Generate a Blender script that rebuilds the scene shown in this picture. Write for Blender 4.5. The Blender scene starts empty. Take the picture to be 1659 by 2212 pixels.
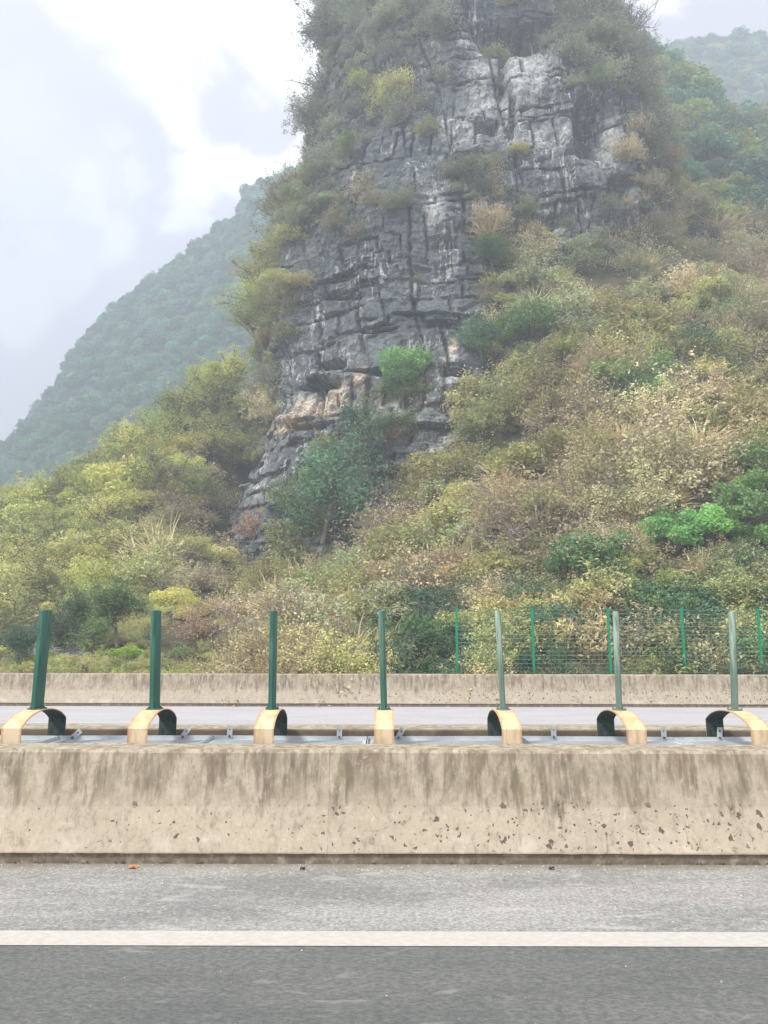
import bpy, math, random
import numpy as np
from math import radians, sin, cos, tan, pi, sqrt, atan2
from mathutils import Vector, Matrix
from mathutils.bvhtree import BVHTree

# ------------------------------------------------------------------ camera, sky, sun, exposure
scene = bpy.context.scene
CAMZ, F, PITCH = 1.76, 1660.0, radians(9.53)
cam_d = bpy.data.cameras.new("camera")
cam = bpy.data.objects.new("camera", cam_d)
scene.collection.objects.link(cam)
cam.location = (0, 0, CAMZ)
cam.rotation_euler = (pi / 2 + PITCH, radians(-0.12), 0)
cam_d.sensor_fit = 'VERTICAL'
cam_d.sensor_height = 24
cam_d.lens = 24 * F / 2212
cam_d.clip_start = 0.05
cam_d.clip_end = 5000
scene.camera = cam
scene.view_settings.view_transform = 'Standard'
scene.view_settings.look = 'None'
scene.view_settings.gamma = 1
scene.view_settings.exposure = 0.98
scene.cycles.max_bounces = 7
scene.cycles.diffuse_bounces = 3
scene.cycles.glossy_bounces = 2
scene.cycles.transmission_bounces = 3
scene.cycles.volume_bounces = 3
scene.cycles.transparent_max_bounces = 6

SUN_EL, SUN_AZ = radians(52), radians(-40)     # azimuth: left of the camera's back
sun_dir = Vector((-sin(radians(52)) * cos(SUN_EL), -cos(radians(52)) * cos(SUN_EL), sin(SUN_EL)))  # towards the sun
sd = bpy.data.lights.new("sun", 'SUN')
sd.energy = 3.0
sd.angle = radians(9)
sd.color = (1.0, 0.965, 0.875)
sun = bpy.data.objects.new("sun", sd)
scene.collection.objects.link(sun)
sun.rotation_euler = sun_dir.to_track_quat('Z', 'Y').to_euler()

CP, SP = cos(PITCH), sin(PITCH)
def ray(u, v):
    X, Y = (u - 829.5) / F, (1106 - v) / F
    return np.array([X, CP - Y * SP, SP + Y * CP])
def P(u, v, y):
    """the world point at depth y seen at (u, v) of the photograph (1659 x 2212 grid)"""
    d = ray(u, v)
    return np.array([0, 0, CAMZ]) + d * (y / d[1])
def project(p):
    q = np.asarray(p, float) - np.array([0, 0, CAMZ])
    dz = q[..., 1] * CP + q[..., 2] * SP
    dz = np.where(np.abs(dz) < 1e-6, 1e-6, dz)
    return 829.5 + F * q[..., 0] / dz, 1106 - F * (q[..., 2] * CP - q[..., 1] * SP) / dz, dz

# ------------------------------------------------------------------ node helper
class NT:
    def __init__(s, tree):
        s.t = tree; s.n = tree.nodes; s.l = tree.links
    def new(s, typ, **kw):
        n = s.n.new(typ)
        for k, v in kw.items():
            setattr(n, k, v)
        return n
    def put(s, sock, val):
        if isinstance(val, bpy.types.NodeSocket): s.l.new(val, sock)
        elif val is not None: sock.default_value = val
    def math(s, op, a, b=None, c=None, clamp=False):
        n = s.new('ShaderNodeMath', operation=op, use_clamp=clamp)
        s.put(n.inputs[0], a); s.put(n.inputs[1], b)
        if c is not None: s.put(n.inputs[2], c)
        return n.outputs[0]
    def vmath(s, op, a, b=None):
        n = s.new('ShaderNodeVectorMath', operation=op)
        s.put(n.inputs[0], a); s.put(n.inputs[1], b)
        return n.outputs['Value'] if op in ('DOT_PRODUCT', 'LENGTH', 'DISTANCE') else n.outputs[0]
    def noise(s, vec, scale, detail=4, rough=0.55, dist=0.0, out='Fac'):
        n = s.new('ShaderNodeTexNoise')
        s.put(n.inputs['Vector'], vec)
        n.inputs['Scale'].default_value = scale; n.inputs['Detail'].default_value = detail
        n.inputs['Roughness'].default_value = rough; n.inputs['Distortion'].default_value = dist
        return n.outputs[out]
    def voro(s, vec, scale, out='Distance', rnd=1.0):
        n = s.new('ShaderNodeTexVoronoi')
        s.put(n.inputs['Vector'], vec); n.inputs['Scale'].default_value = scale
        n.inputs['Randomness'].default_value = rnd
        return n.outputs[out]
    def map(s, v, a, b, c=0.0, d=1.0, smooth=True):
        n = s.new('ShaderNodeMapRange', interpolation_type='SMOOTHSTEP' if smooth else 'LINEAR')
        s.put(n.inputs[0], v)
        for i, x in enumerate((a, b, c, d)): n.inputs[i + 1].default_value = x
        return n.outputs[0]
    def mix(s, f, a, b, mode='MIX'):
        n = s.new('ShaderNodeMix', data_type='RGBA', blend_type=mode)
        s.put(n.inputs[0], f)
        s.put(n.inputs[6], a if not isinstance(a, tuple) else (*a, 1)[:4])
        s.put(n.inputs[7], b if not isinstance(b, tuple) else (*b, 1)[:4])
        return n.outputs[2]
    def scale(s, vec, xyz):
        return s.vmath('MULTIPLY', vec, xyz)
    def sep(s, vec):
        n = s.new('ShaderNodeSeparateXYZ'); s.put(n.inputs[0], vec); return n.outputs
    def bump(s, h, strength=0.3, dist=0.02):
        n = s.new('ShaderNodeBump'); s.put(n.inputs['Height'], h)
        n.inputs['Strength'].default_value = strength; n.inputs['Distance'].default_value = dist
        return n.outputs[0]
    def attr(s, name):
        return s.new('ShaderNodeAttribute', attribute_name=name).outputs['Fac']

def material(name):
    m = bpy.data.materials.new(name); m.use_nodes = True
    t = NT(m.node_tree); t.n.clear()
    out = t.new('ShaderNodeOutputMaterial')
    return m, t, out
def principled(t, out, col, rough=0.8, normal=None, metal=0.0, spec=0.3):
    b = t.new('ShaderNodeBsdfPrincipled')
    t.put(b.inputs['Base Color'], col if not isinstance(col, tuple) else (*col, 1)[:4])
    t.put(b.inputs['Roughness'], rough); b.inputs['Metallic'].default_value = metal
    b.inputs['Specular IOR Level'].default_value = spec
    if normal is not None: t.put(b.inputs['Normal'], normal)
    t.l.new(b.outputs[0], out.inputs[0])
    return b

# ------------------------------------------------------------------ world: thin overcast, brighter overhead and behind the camera
world = bpy.data.worlds.new("World"); scene.world = world; world.use_nodes = True
w = NT(world.node_tree); w.n.clear()
wo = w.new('ShaderNodeOutputWorld')
nish = w.new('ShaderNodeTexSky', sky_type='NISHITA')
nish.sun_disc = False
nish.sun_elevation = SUN_EL
nish.sun_rotation = atan2(sun_dir.x, sun_dir.y)
nb = w.new('ShaderNodeBackground'); w.l.new(nish.outputs[0], nb.inputs[0]); nb.inputs[1].default_value = 0.08
co = w.new('ShaderNodeTexCoord').outputs['Generated']
nv = w.vmath('NORMALIZE', co)
wn = w.noise(nv, 3.2, 5, 0.6, out='Color')
warp = w.vmath('SCALE', w.vmath('SUBTRACT', wn, (0.5, 0.5, 0.5)))
warp.node.inputs['Scale'].default_value = 0.30
dv = w.vmath('NORMALIZE', w.vmath('ADD', nv, warp))
def lobe(u, v, r, amp, soft=0.45):
    d = ray(u, v); d = d / np.linalg.norm(d)
    dt = w.vmath('DOT_PRODUCT', dv, tuple(d))
    a = r / F
    return w.map(dt, cos(a * (1 + soft)), cos(a * (1 - soft) if soft < 1 else 0), 0.0, amp)
bright = None
for L in ((420, 10, 120, 1), (250, -40, 80, .9), (560, 40, 120, 1), (650, 130, 70, 1), (600, 320, 90, 1), (500, 260, 75, 1), (440, 370, 60, .8), (300, 120, 75, .9), (380, 190, 60, .8),
          (230, 300, 22, .35), (300, 370, 22, .3), (160, 390, 30, .2), (430, 470, 40, .5), (1390, 20, 50, .8), (120, 560, 60, .2), (60, 640, 60, .25), (230, 480, 50, .25)):
    x = lobe(*L)
    bright = x if bright is None else w.math('MAXIMUM', bright, x)
shade = None
for L in ((490, 180, 55, .95), (570, 220, 50, .9), (420, 120, 34, .7), (110, 130, 90, .6), (1560, 30, 100, .5), (180, 220, 90, .7), (330, 330, 60, .5)):
    x = lobe(*L)
    shade = x if shade is None else w.math('MAXIMUM', shade, x)
bright = w.math('MULTIPLY', bright, w.math('SUBTRACT', 1.0, shade))
soft = w.map(w.noise(nv, 5.0, 5, 0.55, 0.4), 0.40, 0.75, 0, 0.22)
fac = w.math('ADD', bright, soft, clamp=True)
cloud = w.mix(fac, (0.475, 0.420, 0.460), (1.33, 1.29, 1.24))
# overhead and behind the camera the cloud is thinner and brighter
zz = w.sep(nv)
over = w.map(zz[2], 0.66, 0.98, 0.0, 1.0)
behind = w.map(zz[1], 0.30, -0.5, 0.0, 1.0)
lift = w.math('ADD', w.math('MULTIPLY', over, .55), w.math('MULTIPLY', behind, 0.12))
lift = w.math('ADD', lift, 1.0)
up = w.map(zz[2], -0.15, 0.02, 0.25, 1.0)
cb = w.new('ShaderNodeBackground'); w.l.new(cloud, cb.inputs[0]); w.l.new(w.math('MULTIPLY', lift, up), cb.inputs[1])
ms = w.new('ShaderNodeMixShader'); ms.inputs[0].default_value = 0.93
w.l.new(nb.outputs[0], ms.inputs[1]); w.l.new(cb.outputs[0], ms.inputs[2]); w.l.new(ms.outputs[0], wo.inputs[0])

# ------------------------------------------------------------------ numpy noise
def _hash(ix, iy, iz, seed):
    h = (ix.astype(np.int64) * 374761393 + iy.astype(np.int64) * 668265263 + iz.astype(np.int64) * 2147483647 + seed * 974634777) & 0xFFFFFFFF
    h = (h ^ (h >> 13)) * 1274126177 & 0xFFFFFFFF
    h = (h ^ (h >> 16)) * 2246822519 & 0xFFFFFFFF
    return ((h ^ (h >> 15)) & 0xFFFFFF) / float(0xFFFFFF)
def vnoise(x, y, z, seed=0):
    x, y, z = np.broadcast_arrays(np.asarray(x, float), np.asarray(y, float), np.asarray(z, float))
    ix, iy, iz = np.floor(x).astype(np.int64), np.floor(y).astype(np.int64), np.floor(z).astype(np.int64)
    fx, fy, fz = x - ix, y - iy, z - iz
    fx, fy, fz = fx * fx * (3 - 2 * fx), fy * fy * (3 - 2 * fy), fz * fz * (3 - 2 * fz)
    r = 0
    for dx in (0, 1):
        for dy in (0, 1):
            for dz in (0, 1):
                r = r + _hash(ix + dx, iy + dy, iz + dz, seed) * (fx if dx else 1 - fx) * (fy if dy else 1 - fy) * (fz if dz else 1 - fz)
    return r * 2 - 1
def fbm(x, y, z, seed=0, oct=4):
    r, a, f, s = 0, 1.0, 1.0, 0.0
    for o in range(oct):
        r = r + a * vnoise(x * f, y * f, z * f, seed + o * 17); s += a; a *= .5; f *= 2.03
    return r / s

# ------------------------------------------------------------------ object helpers
C = scene.collection
def tag(o, label=None, cat=None, group=None, kind=None):
    if label: o['label'] = label
    if cat: o['category'] = cat
    if group: o['group'] = group
    if kind: o['kind'] = kind
    return o
def empty(name, loc, label=None, cat=None, group=None):
    o = bpy.data.objects.new(name, None); C.objects.link(o); o.location = loc
    o.empty_display_size = 0.2
    return tag(o, label, cat, group)
def mesh_obj(name, me, mat=None, parent=None, link=True):
    o = bpy.data.objects.new(name, me)
    if mat is not None:
        for m in (mat if isinstance(mat, (list, tuple)) else [mat]): me.materials.append(m)
    if link: C.objects.link(o)
    if parent is not None: o.parent = parent
    return o
def np_mesh(name, verts, faces, smooth=False, fattr=None, pattr=None, mats=None):
    """faces: (N,4) or (N,3) int array, or list of such arrays"""
    fl = [np.asarray(f, np.int32) for f in (faces if isinstance(faces, list) else [faces]) if len(f)]
    verts = np.asarray(verts, np.float32)
    me = bpy.data.meshes.new(name)
    nl = sum(f.size for f in fl); nf = sum(len(f) for f in fl)
    me.vertices.add(len(verts)); me.vertices.foreach_set('co', verts.ravel())
    me.loops.add(nl); me.loops.foreach_set('vertex_index', np.concatenate([f.ravel() for f in fl]))
    me.polygons.add(nf)
    tot = np.concatenate([np.full(len(f), f.shape[1], np.int32) for f in fl])
    start = np.concatenate([[0], np.cumsum(tot)[:-1]]).astype(np.int32)
    me.polygons.foreach_set('loop_start', start)
    me.polygons.foreach_set('use_smooth', np.full(nf, smooth))
    if mats is not None: me.polygons.foreach_set('material_index', np.asarray(mats, np.int32))
    me.update(calc_edges=True); me.validate()
    for d, dom in ((fattr, 'FACE'), (pattr, 'POINT')):
        for k, v in (d or {}).items():
            a = me.attributes.new(k, 'FLOAT', dom); a.data.foreach_set('value', np.asarray(v, np.float32))
    return me
class MB:
    def __init__(s): s.v, s.f = [], []
    def add(s, vs, fs):
        b = len(s.v); s.v += [tuple(map(float, v)) for v in vs]; s.f += [tuple(b + i for i in f) for f in fs]
    def box(s, c, size, M=None):
        hx, hy, hz = [q / 2 for q in size]
        vs = [Vector((sx * hx, sy * hy, sz * hz)) for sx in (-1, 1) for sy in (-1, 1) for sz in (-1, 1)]
        if M is not None: vs = [M @ v for v in vs]
        s.add([v + Vector(c) for v in vs], [(0, 1, 3, 2), (4, 6, 7, 5), (0, 4, 5, 1), (2, 3, 7, 6), (0, 2, 6, 4), (1, 5, 7, 3)])
    def prism(s, poly, p0, ax_u, ax_v, ax_w, length):
        """extrude the 2D poly (in ax_u, ax_v) along ax_w"""
        n = len(poly); a, b, c, o = Vector(ax_u), Vector(ax_v), Vector(ax_w), Vector(p0)
        vs = [o + a * p[0] + b * p[1] for p in poly] + [o + a * p[0] + b * p[1] + c * length for p in poly]
        s.add(vs, [tuple(range(n))[::-1], tuple(range(n, 2 * n))] + [(i, (i + 1) % n, n + (i + 1) % n, n + i) for i in range(n)])
    def tube(s, pts, r, n=8, caps=True):
        pts = [Vector(p) for p in pts]; rs = r if isinstance(r, (list, tuple)) else [r] * len(pts)
        b = len(s.v)
        for i, p in enumerate(pts):
            t = (pts[min(i + 1, len(pts) - 1)] - pts[max(i - 1, 0)]).normalized()
            a = t.orthogonal().normalized() if abs(t.z) < .95 else Vector((1, 0, 0)); a = (a - t * a.dot(t)).normalized(); c = t.cross(a)
            for k in range(n):
                q = 2 * pi * k / n
                s.v.append(tuple(p + (a * cos(q) + c * sin(q)) * rs[i]))
        for i in range(len(pts) - 1):
            for k in range(n):
                s.f.append((b + i * n + k, b + i * n + (k + 1) % n, b + (i + 1) * n + (k + 1) % n, b + (i + 1) * n + k))
        if caps:
            s.f.append(tuple(b + k for k in range(n))[::-1]); s.f.append(tuple(b + (len(pts) - 1) * n + k for k in range(n)))
    def build(s, name, mat, parent=None, smooth=False, bevel=0.0):
        me = bpy.data.meshes.new(name); me.from_pydata(s.v, [], s.f); me.update()
        if smooth:
            me.polygons.foreach_set('use_smooth', [True] * len(me.polygons))
            me.set_sharp_from_angle(angle=radians(40))
        o = mesh_obj(name, me, mat, parent)
        if bevel:
            m = o.modifiers.new('bevel', 'BEVEL'); m.width = bevel; m.segments = 2; m.limit_method = 'ANGLE'
        return o

# ------------------------------------------------------------------ materials
def mat_asphalt(name, c1, c2, light, streak=False):
    m, t, out = material(name)
    g = t.new('ShaderNodeNewGeometry').outputs['Position']
    big = t.noise(t.scale(g, (0.5, 1.6, 1)), 0.9, 4, 0.6)
    fine = t.noise(t.scale(g, (0.45, 1, 1) if streak else (1, 1, 1)), 75, 3, 0.7)
    mid = t.noise(t.scale(g, (0.35, 1, 1) if streak else (0.7, 1, 1)), 16, 4, 0.65)
    f = t.math('ADD', t.math('MULTIPLY', big, .5), t.math('ADD', t.math('MULTIPLY', fine, .3), t.math('MULTIPLY', mid, .3)))
    col = t.mix(t.map(f, 0.45, 0.63), c1, c2)
    lump = t.noise(t.scale(g, (.4, 1, 1) if streak else (.85, 1, 1)), 26, 4, .75, .6)
    col = t.mix(t.map(lump, .52, .66, 0, .12 if streak else .5), col, light)
    col = t.mix(t.map(lump, .46, .34, 0, .22 if streak else .55), col, tuple(x * .6 for x in c1))
    grain = t.noise(t.scale(g, (.5, 1, 1) if streak else (.8, 1, 1)), 48, 2, .8)
    col = t.mix(t.map(grain, .36, .64, .0, .5), tuple(x * .62 for x in c1), col) if False else t.mix(t.map(grain, .60, .38, 0, .55), col, tuple(x * .55 for x in c1))
    stones = t.map(t.voro(g, 42), 0.10, 0.24, 1, 0)
    pick = t.map(t.noise(g, 23, 1, .5), 0.60, 0.68)
    col = t.mix(t.math('MULTIPLY', t.math('MULTIPLY', stones, pick), .6), col, light)
    dark = t.map(t.voro(g, 60), 0.12, 0.22, 1, 0)
    col = t.mix(t.math('MULTIPLY', t.math('MULTIPLY', dark, t.map(t.noise(g, 31, 1, .5), .58, .66)), .45), col, tuple(x * .45 for x in c1))
    if name == 'shoulder_asphalt':
        gy_ = t.sep(g)[1]
        edge = t.math('ADD', gy_, t.math('MULTIPLY', t.noise(t.scale(g, (1, .6, 1)), 3.5, 5, .7), .55))
        col = t.mix(t.map(edge, 6.55, 6.86, 0, .8), col, t.mix(t.noise(g, 40, 3), (0.13, 0.12, 0.085), (0.25, 0.22, 0.165)))
    # pale worn patches and a few faint rusty stains
    pt = t.map(t.noise(t.scale(g, (1.0, 3.0, 1)), 1.7, 3, .6, .6), 0.60, 0.72)
    col = t.mix(t.math('MULTIPLY', pt, .35), col, light)
    rp = t.map(t.noise(t.vmath('ADD', t.scale(g, (.8, 2, 1)), (31, 7, 2)), 0.9, 3, .6), 0.62, 0.78)
    col = t.mix(t.math('MULTIPLY', rp, .28), col, (0.34, 0.25, 0.23))
    principled(t, out, col, 0.85, t.bump(t.math('ADD', fine, mid), 0.35, 0.006), spec=.25)
    return m
M_lane = mat_asphalt('lane_asphalt', (0.115, 0.124, 0.118), (0.155, 0.161, 0.153), (0.36, 0.36, 0.35), True)
M_shoulder = mat_asphalt('shoulder_asphalt', (0.21, 0.213, 0.205), (0.38, 0.38, 0.36), (0.50, 0.49, 0.47))
M_farroad = mat_asphalt('opposite_asphalt', (0.42, 0.42, 0.43), (0.50, 0.49, 0.50), (0.55, 0.55, 0.55))

def mat_paint_line():
    m, t, out = material('line_paint')
    g = t.new('ShaderNodeNewGeometry').outputs['Position']
    f = t.noise(t.scale(g, (.6, 1, 1)), 30, 5, .7)
    col = t.mix(t.map(f, .35, .7), (0.42, 0.405, 0.37), (0.50, 0.485, 0.455))
    col = t.mix(t.math('MULTIPLY', t.map(t.noise(g, 3, 4, .6), .55, .8), .35), col, (0.36, 0.345, 0.31))
    principled(t, out, col, .6, t.bump(f, .2, .004))
    return m
M_line = mat_paint_line()

def mat_concrete(name, near=True):
    m, t, out = material(name)
    g = t.new('ShaderNodeNewGeometry').outputs['Position']
    x, y, z = t.sep(g)
    base = t.mix(t.noise(g, 2.2, 5, .6), (0.38, 0.335, 0.255), (0.52, 0.465, 0.365))
    base = t.mix(t.math('MULTIPLY', t.map(t.noise(g, 38, 4, .7), .40, .72), .28), base, (0.30, 0.26, 0.19))
    # rain streaks run down from the top edge
    st = t.noise(t.scale(g, (9.5, 9.5, .75)), 1.0, 4, .62)
    st2 = t.noise(t.scale(g, (24, 24, 2.2)), 1.0, 3, .6)
    reach = t.math('ADD', t.math('MULTIPLY', t.noise(t.scale(g, (3.1, 1, 0)), 1.0, 5, .75), 1.5), -.36)   # height the streaks end at
    ends = t.map(t.math('SUBTRACT', z, reach), -0.03, 0.20)
    s = t.math('MULTIPLY', t.map(t.math('ADD', t.math('MULTIPLY', st, .6), t.math('MULTIPLY', st2, .4)), .42, .62), ends)
    blot = t.map(t.noise(g, 5.5, 4, .65, .3), .42, .68)
    base = t.mix(t.math('MULTIPLY', s, .84), base, t.mix(blot, (0.125, 0.105, 0.075), (0.185, 0.13, 0.105)))
    upper = t.map(z, .34, .56)
    mot = t.noise(t.scale(g, (1, 1, .7)), 16, 6, .75, .5)
    base = t.mix(t.map(mot, .50, .68, 0, .62), base, (0.21, 0.18, 0.135))
    base = t.mix(t.map(mot, .47, .32, 0, .5), base, (0.60, 0.54, 0.44))
    drip = t.math('MULTIPLY', t.map(t.noise(t.scale(g, (16, 16, 1.1)), 1, 4, .65, .2), .57, .66), t.map(t.noise(g, 1.4, 3), .42, .6))
    base = t.mix(t.math('MULTIPLY', drip, .5), base, (0.19, 0.155, 0.12))
    base = t.mix(t.math('MULTIPLY', upper, t.math('MULTIPLY', t.map(t.noise(t.scale(g, (1, 1, .5)), 7, 5, .7), .38, .66), .55)), base, (0.23, 0.20, 0.135))
    # light lime bloom and pale patches low down
    lime = t.math('MULTIPLY', t.map(t.noise(g, 3.3, 4, .62, .4), .54, .66), t.map(z, .26, .14))
    base = t.mix(t.math('MULTIPLY', lime, .6), base, (0.58, 0.53, 0.45))
    # moss along the foot
    foot = t.math('MULTIPLY', t.map(z, .10, .072), t.map(t.noise(g, 9, 5, .7), .2, .55))
    base = t.mix(t.math('MULTIPLY', foot, .93), base, t.mix(t.noise(g, 30, 3), (0.095, 0.082, 0.062), (0.20, 0.165, 0.13)))
    # blow holes in the lower slope, more of them to the right
    dens = t.math('ADD', t.map(x, -1.5, 3.0, -.07, .20, False), t.math('MULTIPLY', t.noise(g, 1.9, 3, .65), .42))
    low = t.math('MULTIPLY', t.map(z, .50, .40), t.map(z, .07, .13))
    hole = None
    wv = t.vmath('ADD', g, t.vmath('SCALE', t.noise(g, 22, 2, .6, out='Color')))
    wv.node.inputs[1].links[0].from_node.inputs['Scale'].default_value = .075
    for sc, r, k in ((11, .26, .03), (24, .26, .04)):
        vn = t.new('ShaderNodeTexVoronoi'); t.put(vn.inputs['Vector'], wv); vn.inputs['Scale'].default_value = sc
        cx = t.sep(vn.outputs['Color'])[0]
        size = t.math('MULTIPLY', t.map(t.math('SUBTRACT', t.math('ADD', dens, k), t.math('MULTIPLY', cx, .62)), 0.0, .22), r)
        h = t.map(t.math('SUBTRACT', vn.outputs['Distance'], size), -.05, .02, 1, 0)
        h = t.math('MULTIPLY', h, t.map(size, .02, .05))
        hole = h if hole is None else t.math('MAXIMUM', hole, h)
    hole = t.math('MULTIPLY', hole, low)
    base = t.mix(t.math('MULTIPLY', hole, .88), base, (0.10, 0.075, 0.06))
    # joints between pours
    jx = t.math('ABSOLUTE', t.math('SUBTRACT', t.math('FRACT', t.math('ADD', t.math('MULTIPLY', x, 1 / 2.9), .655)), .5))
    joint = t.math('MULTIPLY', t.map(jx, .0004, .0016, 1, 0), t.map(t.noise(g, 6, 2), .42, .6))
    base = t.mix(t.math('MULTIPLY', joint, .22), base, (0.12, 0.10, 0.075))
    hgt = t.math('SUBTRACT', t.math('MULTIPLY', t.noise(g, 46, 4, .7), .35), t.math('MULTIPLY', hole, 1.4))
    hgt = t.math('SUBTRACT', hgt, t.math('MULTIPLY', joint, .8))
    if not near:                                      # the median side is mixed unevenly towards a darker brown
        dark_face = t.math('MULTIPLY', t.map(y, 8.238, 8.226), t.map(t.noise(g, 2.6, 5, .7), .2, .5, .55, .95))
        base = t.mix(dark_face, base, t.mix(t.noise(g, 9, 4, .7), (0.09, 0.078, 0.055), (0.20, 0.165, 0.13)))
    principled(t, out, base, .9, t.bump(hgt, .5, .012), spec=.2)
    return m
M_conc = mat_concrete('weathered_concrete')
M_conc_dark = mat_concrete('dark_median_concrete', False)

def mat_simple(name, c1, c2, scale=20, rough=.6, metal=0.0, bump=.1, spec=.3):
    m, t, out = material(name)
    g = t.new('ShaderNodeTexCoord').outputs['Object']
    f = t.noise(g, scale, 5, .65)
    principled(t, out, t.mix(t.map(f, .3, .7), c1, c2), rough, t.bump(f, bump, .004), metal, spec)
    return m
M_steel = mat_simple('galvanised_steel', (0.42, 0.465, 0.485), (0.52, 0.565, 0.585), 14, .45, 0)
M_bolt = mat_simple('bolt_steel', (0.07, 0.07, 0.07), (0.2, 0.19, 0.18), 60, .5, .6)
M_soil = mat_simple('median_soil', (0.10, 0.085, 0.06), (0.2, 0.17, 0.12), 8, .95)
M_fence_post = mat_simple('bright_green_paint', (0.00, 0.20, 0.095), (0.01, 0.29, 0.15), 20, .5)
M_wire = mat_simple('green_wire', (0.12, 0.27, 0.20), (0.20, 0.36, 0.29), 20, .5)

def mat_pole(name, c1, c2, pale, amt):
    m, t, out = material(name)
    g = t.new('ShaderNodeTexCoord').outputs['Object']
    f = t.noise(t.scale(g, (12, 12, 2.5)), 1, 5, .65)
    col = t.mix(t.map(f, .3, .7), c1, c2)
    z = t.sep(g)[2]
    chalk = t.math('MULTIPLY', t.map(t.noise(t.scale(g, (30, 30, 3)), 1, 4, .6), .3, .6), t.map(z, .25, .6, .25, 1))
    col = t.mix(t.math('MULTIPLY', chalk, amt), col, pale)
    col = t.mix(t.map(t.noise(g, 70, 3, .6), .64, .7, 0, .5), col, (0.03, 0.05, 0.04))
    principled(t, out, col, .5, t.bump(f, .15, .004), spec=.4)
    return m
M_pole_dark = mat_pole('green_pole_paint', (0.012, 0.085, 0.062), (0.022, 0.125, 0.09), (0.10, 0.26, 0.20), .5)
M_pole_mid = mat_pole('worn_green_pole_paint', (0.02, 0.10, 0.07), (0.04, 0.15, 0.11), (0.15, 0.27, 0.21), .6)
M_pole_pale = mat_pole('faded_green_pole_paint', (0.07, 0.13, 0.10), (0.12, 0.19, 0.15), (0.29, 0.40, 0.33), .95)

def mat_yellow():
    m, t, out = material('yellow_arch_paint')
    tc = t.new('ShaderNodeTexCoord').outputs['Object']
    g = t.vmath('ADD', tc, t.vmath('SCALE', t.new('ShaderNodeObjectInfo').outputs['Location']))
    x, y, z = t.sep(tc)
    col = t.mix(t.noise(g, 5, 4, .6), (0.66, 0.46, 0.25), (0.72, 0.57, 0.37))
    low = t.map(z, .99, .975)
    col = t.mix(t.math('MULTIPLY', low, .65), col, (0.68, 0.60, 0.44))
    edge = t.map(t.math('ADD', t.math('ABSOLUTE', x), t.math('MULTIPLY', t.noise(g, 14, 4, .7), .05)), .088, .112)
    col = t.mix(t.map(t.noise(t.scale(g, (9, 9, 2.2)), 1, 5, .7), .46, .62, 0, .62), col, (0.45, 0.33, 0.19))
    rust = t.math('MAXIMUM', t.math('MULTIPLY', edge, .55), t.map(t.noise(t.scale(g, (14, 14, 3)), 1, 4, .7), .60, .74, 0, .6))
    col = t.mix(rust, col, (0.42, 0.17, 0.06))
    principled(t, out, col, .55, t.bump(t.noise(g, 18, 3), .15, .004))
    return m
M_yellow = mat_yellow()
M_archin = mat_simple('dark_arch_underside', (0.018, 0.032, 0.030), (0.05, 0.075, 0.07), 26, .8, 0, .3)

def mat_rock():
    m, t, out = material('limestone')
    g = t.new('ShaderNodeNewGeometry').outputs['Position']
    n1 = t.noise(g, .22, 5, .6); n2 = t.noise(g, 1.4, 6, .7); n3 = t.noise(g, 6, 4, .7)
    col = t.mix(t.map(n1, .35, .65), (0.078, 0.102, 0.118), (0.175, 0.208, 0.222))
    col = t.mix(t.map(n2, .40, .68, 0, .6), col, (0.20, 0.21, 0.205))
    col = t.mix(t.map(n3, .50, .72, 0, .5), col, (0.045, 0.05, 0.058))
    rw = t.vmath('ADD', g, t.vmath('SCALE', t.vmath('SUBTRACT', t.noise(g, .8, 4, .6, out='Color'), (.5, .5, .5))))
    rw.node.inputs[1].links[0].from_node.inputs['Scale'].default_value = .9
    frac = None
    for sc_, wd_, xyz in ((.55, .030, (1, 1, 1.9)), (1.25, .045, (1, 1, 2.2)), (.4, .03, (1.8, 1.8, .5))):
        vn = t.new('ShaderNodeTexVoronoi', feature='DISTANCE_TO_EDGE'); t.put(vn.inputs['Vector'], t.scale(rw, xyz)); vn.inputs['Scale'].default_value = sc_
        e_ = t.math('MULTIPLY', t.map(vn.outputs['Distance'], wd_ * .3, wd_ * 1.3, 1, 0), t.map(t.noise(g, .5 + sc_, 3, .6), .40, .52))
        frac = e_ if frac is None else t.math('MAXIMUM', frac, e_)
    # calcite runs: thin vertical pale streaks
    st = t.noise(t.scale(g, (2.3, 2.3, .22)), 1, 5, .7, .3)
    stp = t.map(t.noise(t.scale(g, (1, 1, .6)), .35, 3, .6), .44, .62)
    pale = t.attr('pale')
    f = t.math('MULTIPLY', t.map(st, .53, .59), t.math('ADD', t.math('MULTIPLY', stp, .8), t.math('MULTIPLY', pale, 1.2)), clamp=True)
    f = t.math('MAXIMUM', f, t.math('MULTIPLY', pale, t.map(n2, .38, .55, .35, 1.0)))
    col = t.mix(f, col, t.mix(n3, (0.54, 0.56, 0.55), (0.78, 0.79, 0.76)))
    oc = t.math('MULTIPLY', t.attr('ochre'), t.map(t.noise(t.scale(g, (1.2, 1.2, .5)), 1, 4, .65), .22, .40))
    col = t.mix(oc, col, t.mix(t.map(n2, .35, .65), (0.76, 0.55, 0.34), (0.80, 0.72, 0.60)))
    col = t.mix(t.math('MULTIPLY', t.attr('crack'), .9), col, (0.022, 0.026, 0.03))
    col = t.mix(t.math('MULTIPLY', frac, .5), col, (0.022, 0.026, 0.03))
    # earth and lichen tint
    col = t.mix(t.math('MULTIPLY', t.attr('moss'), t.map(t.noise(g, .9, 5, .7), .3, .6, .3, .9)), col, (0.115, 0.115, 0.07))
    principled(t, out, col, .9, t.bump(t.math('SUBTRACT', t.math('ADD', n2, t.math('MULTIPLY', n3, .5)), t.math('MULTIPLY', frac, .6)), .7, .25), spec=.15)
    return m
M_rock = mat_rock()

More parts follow.
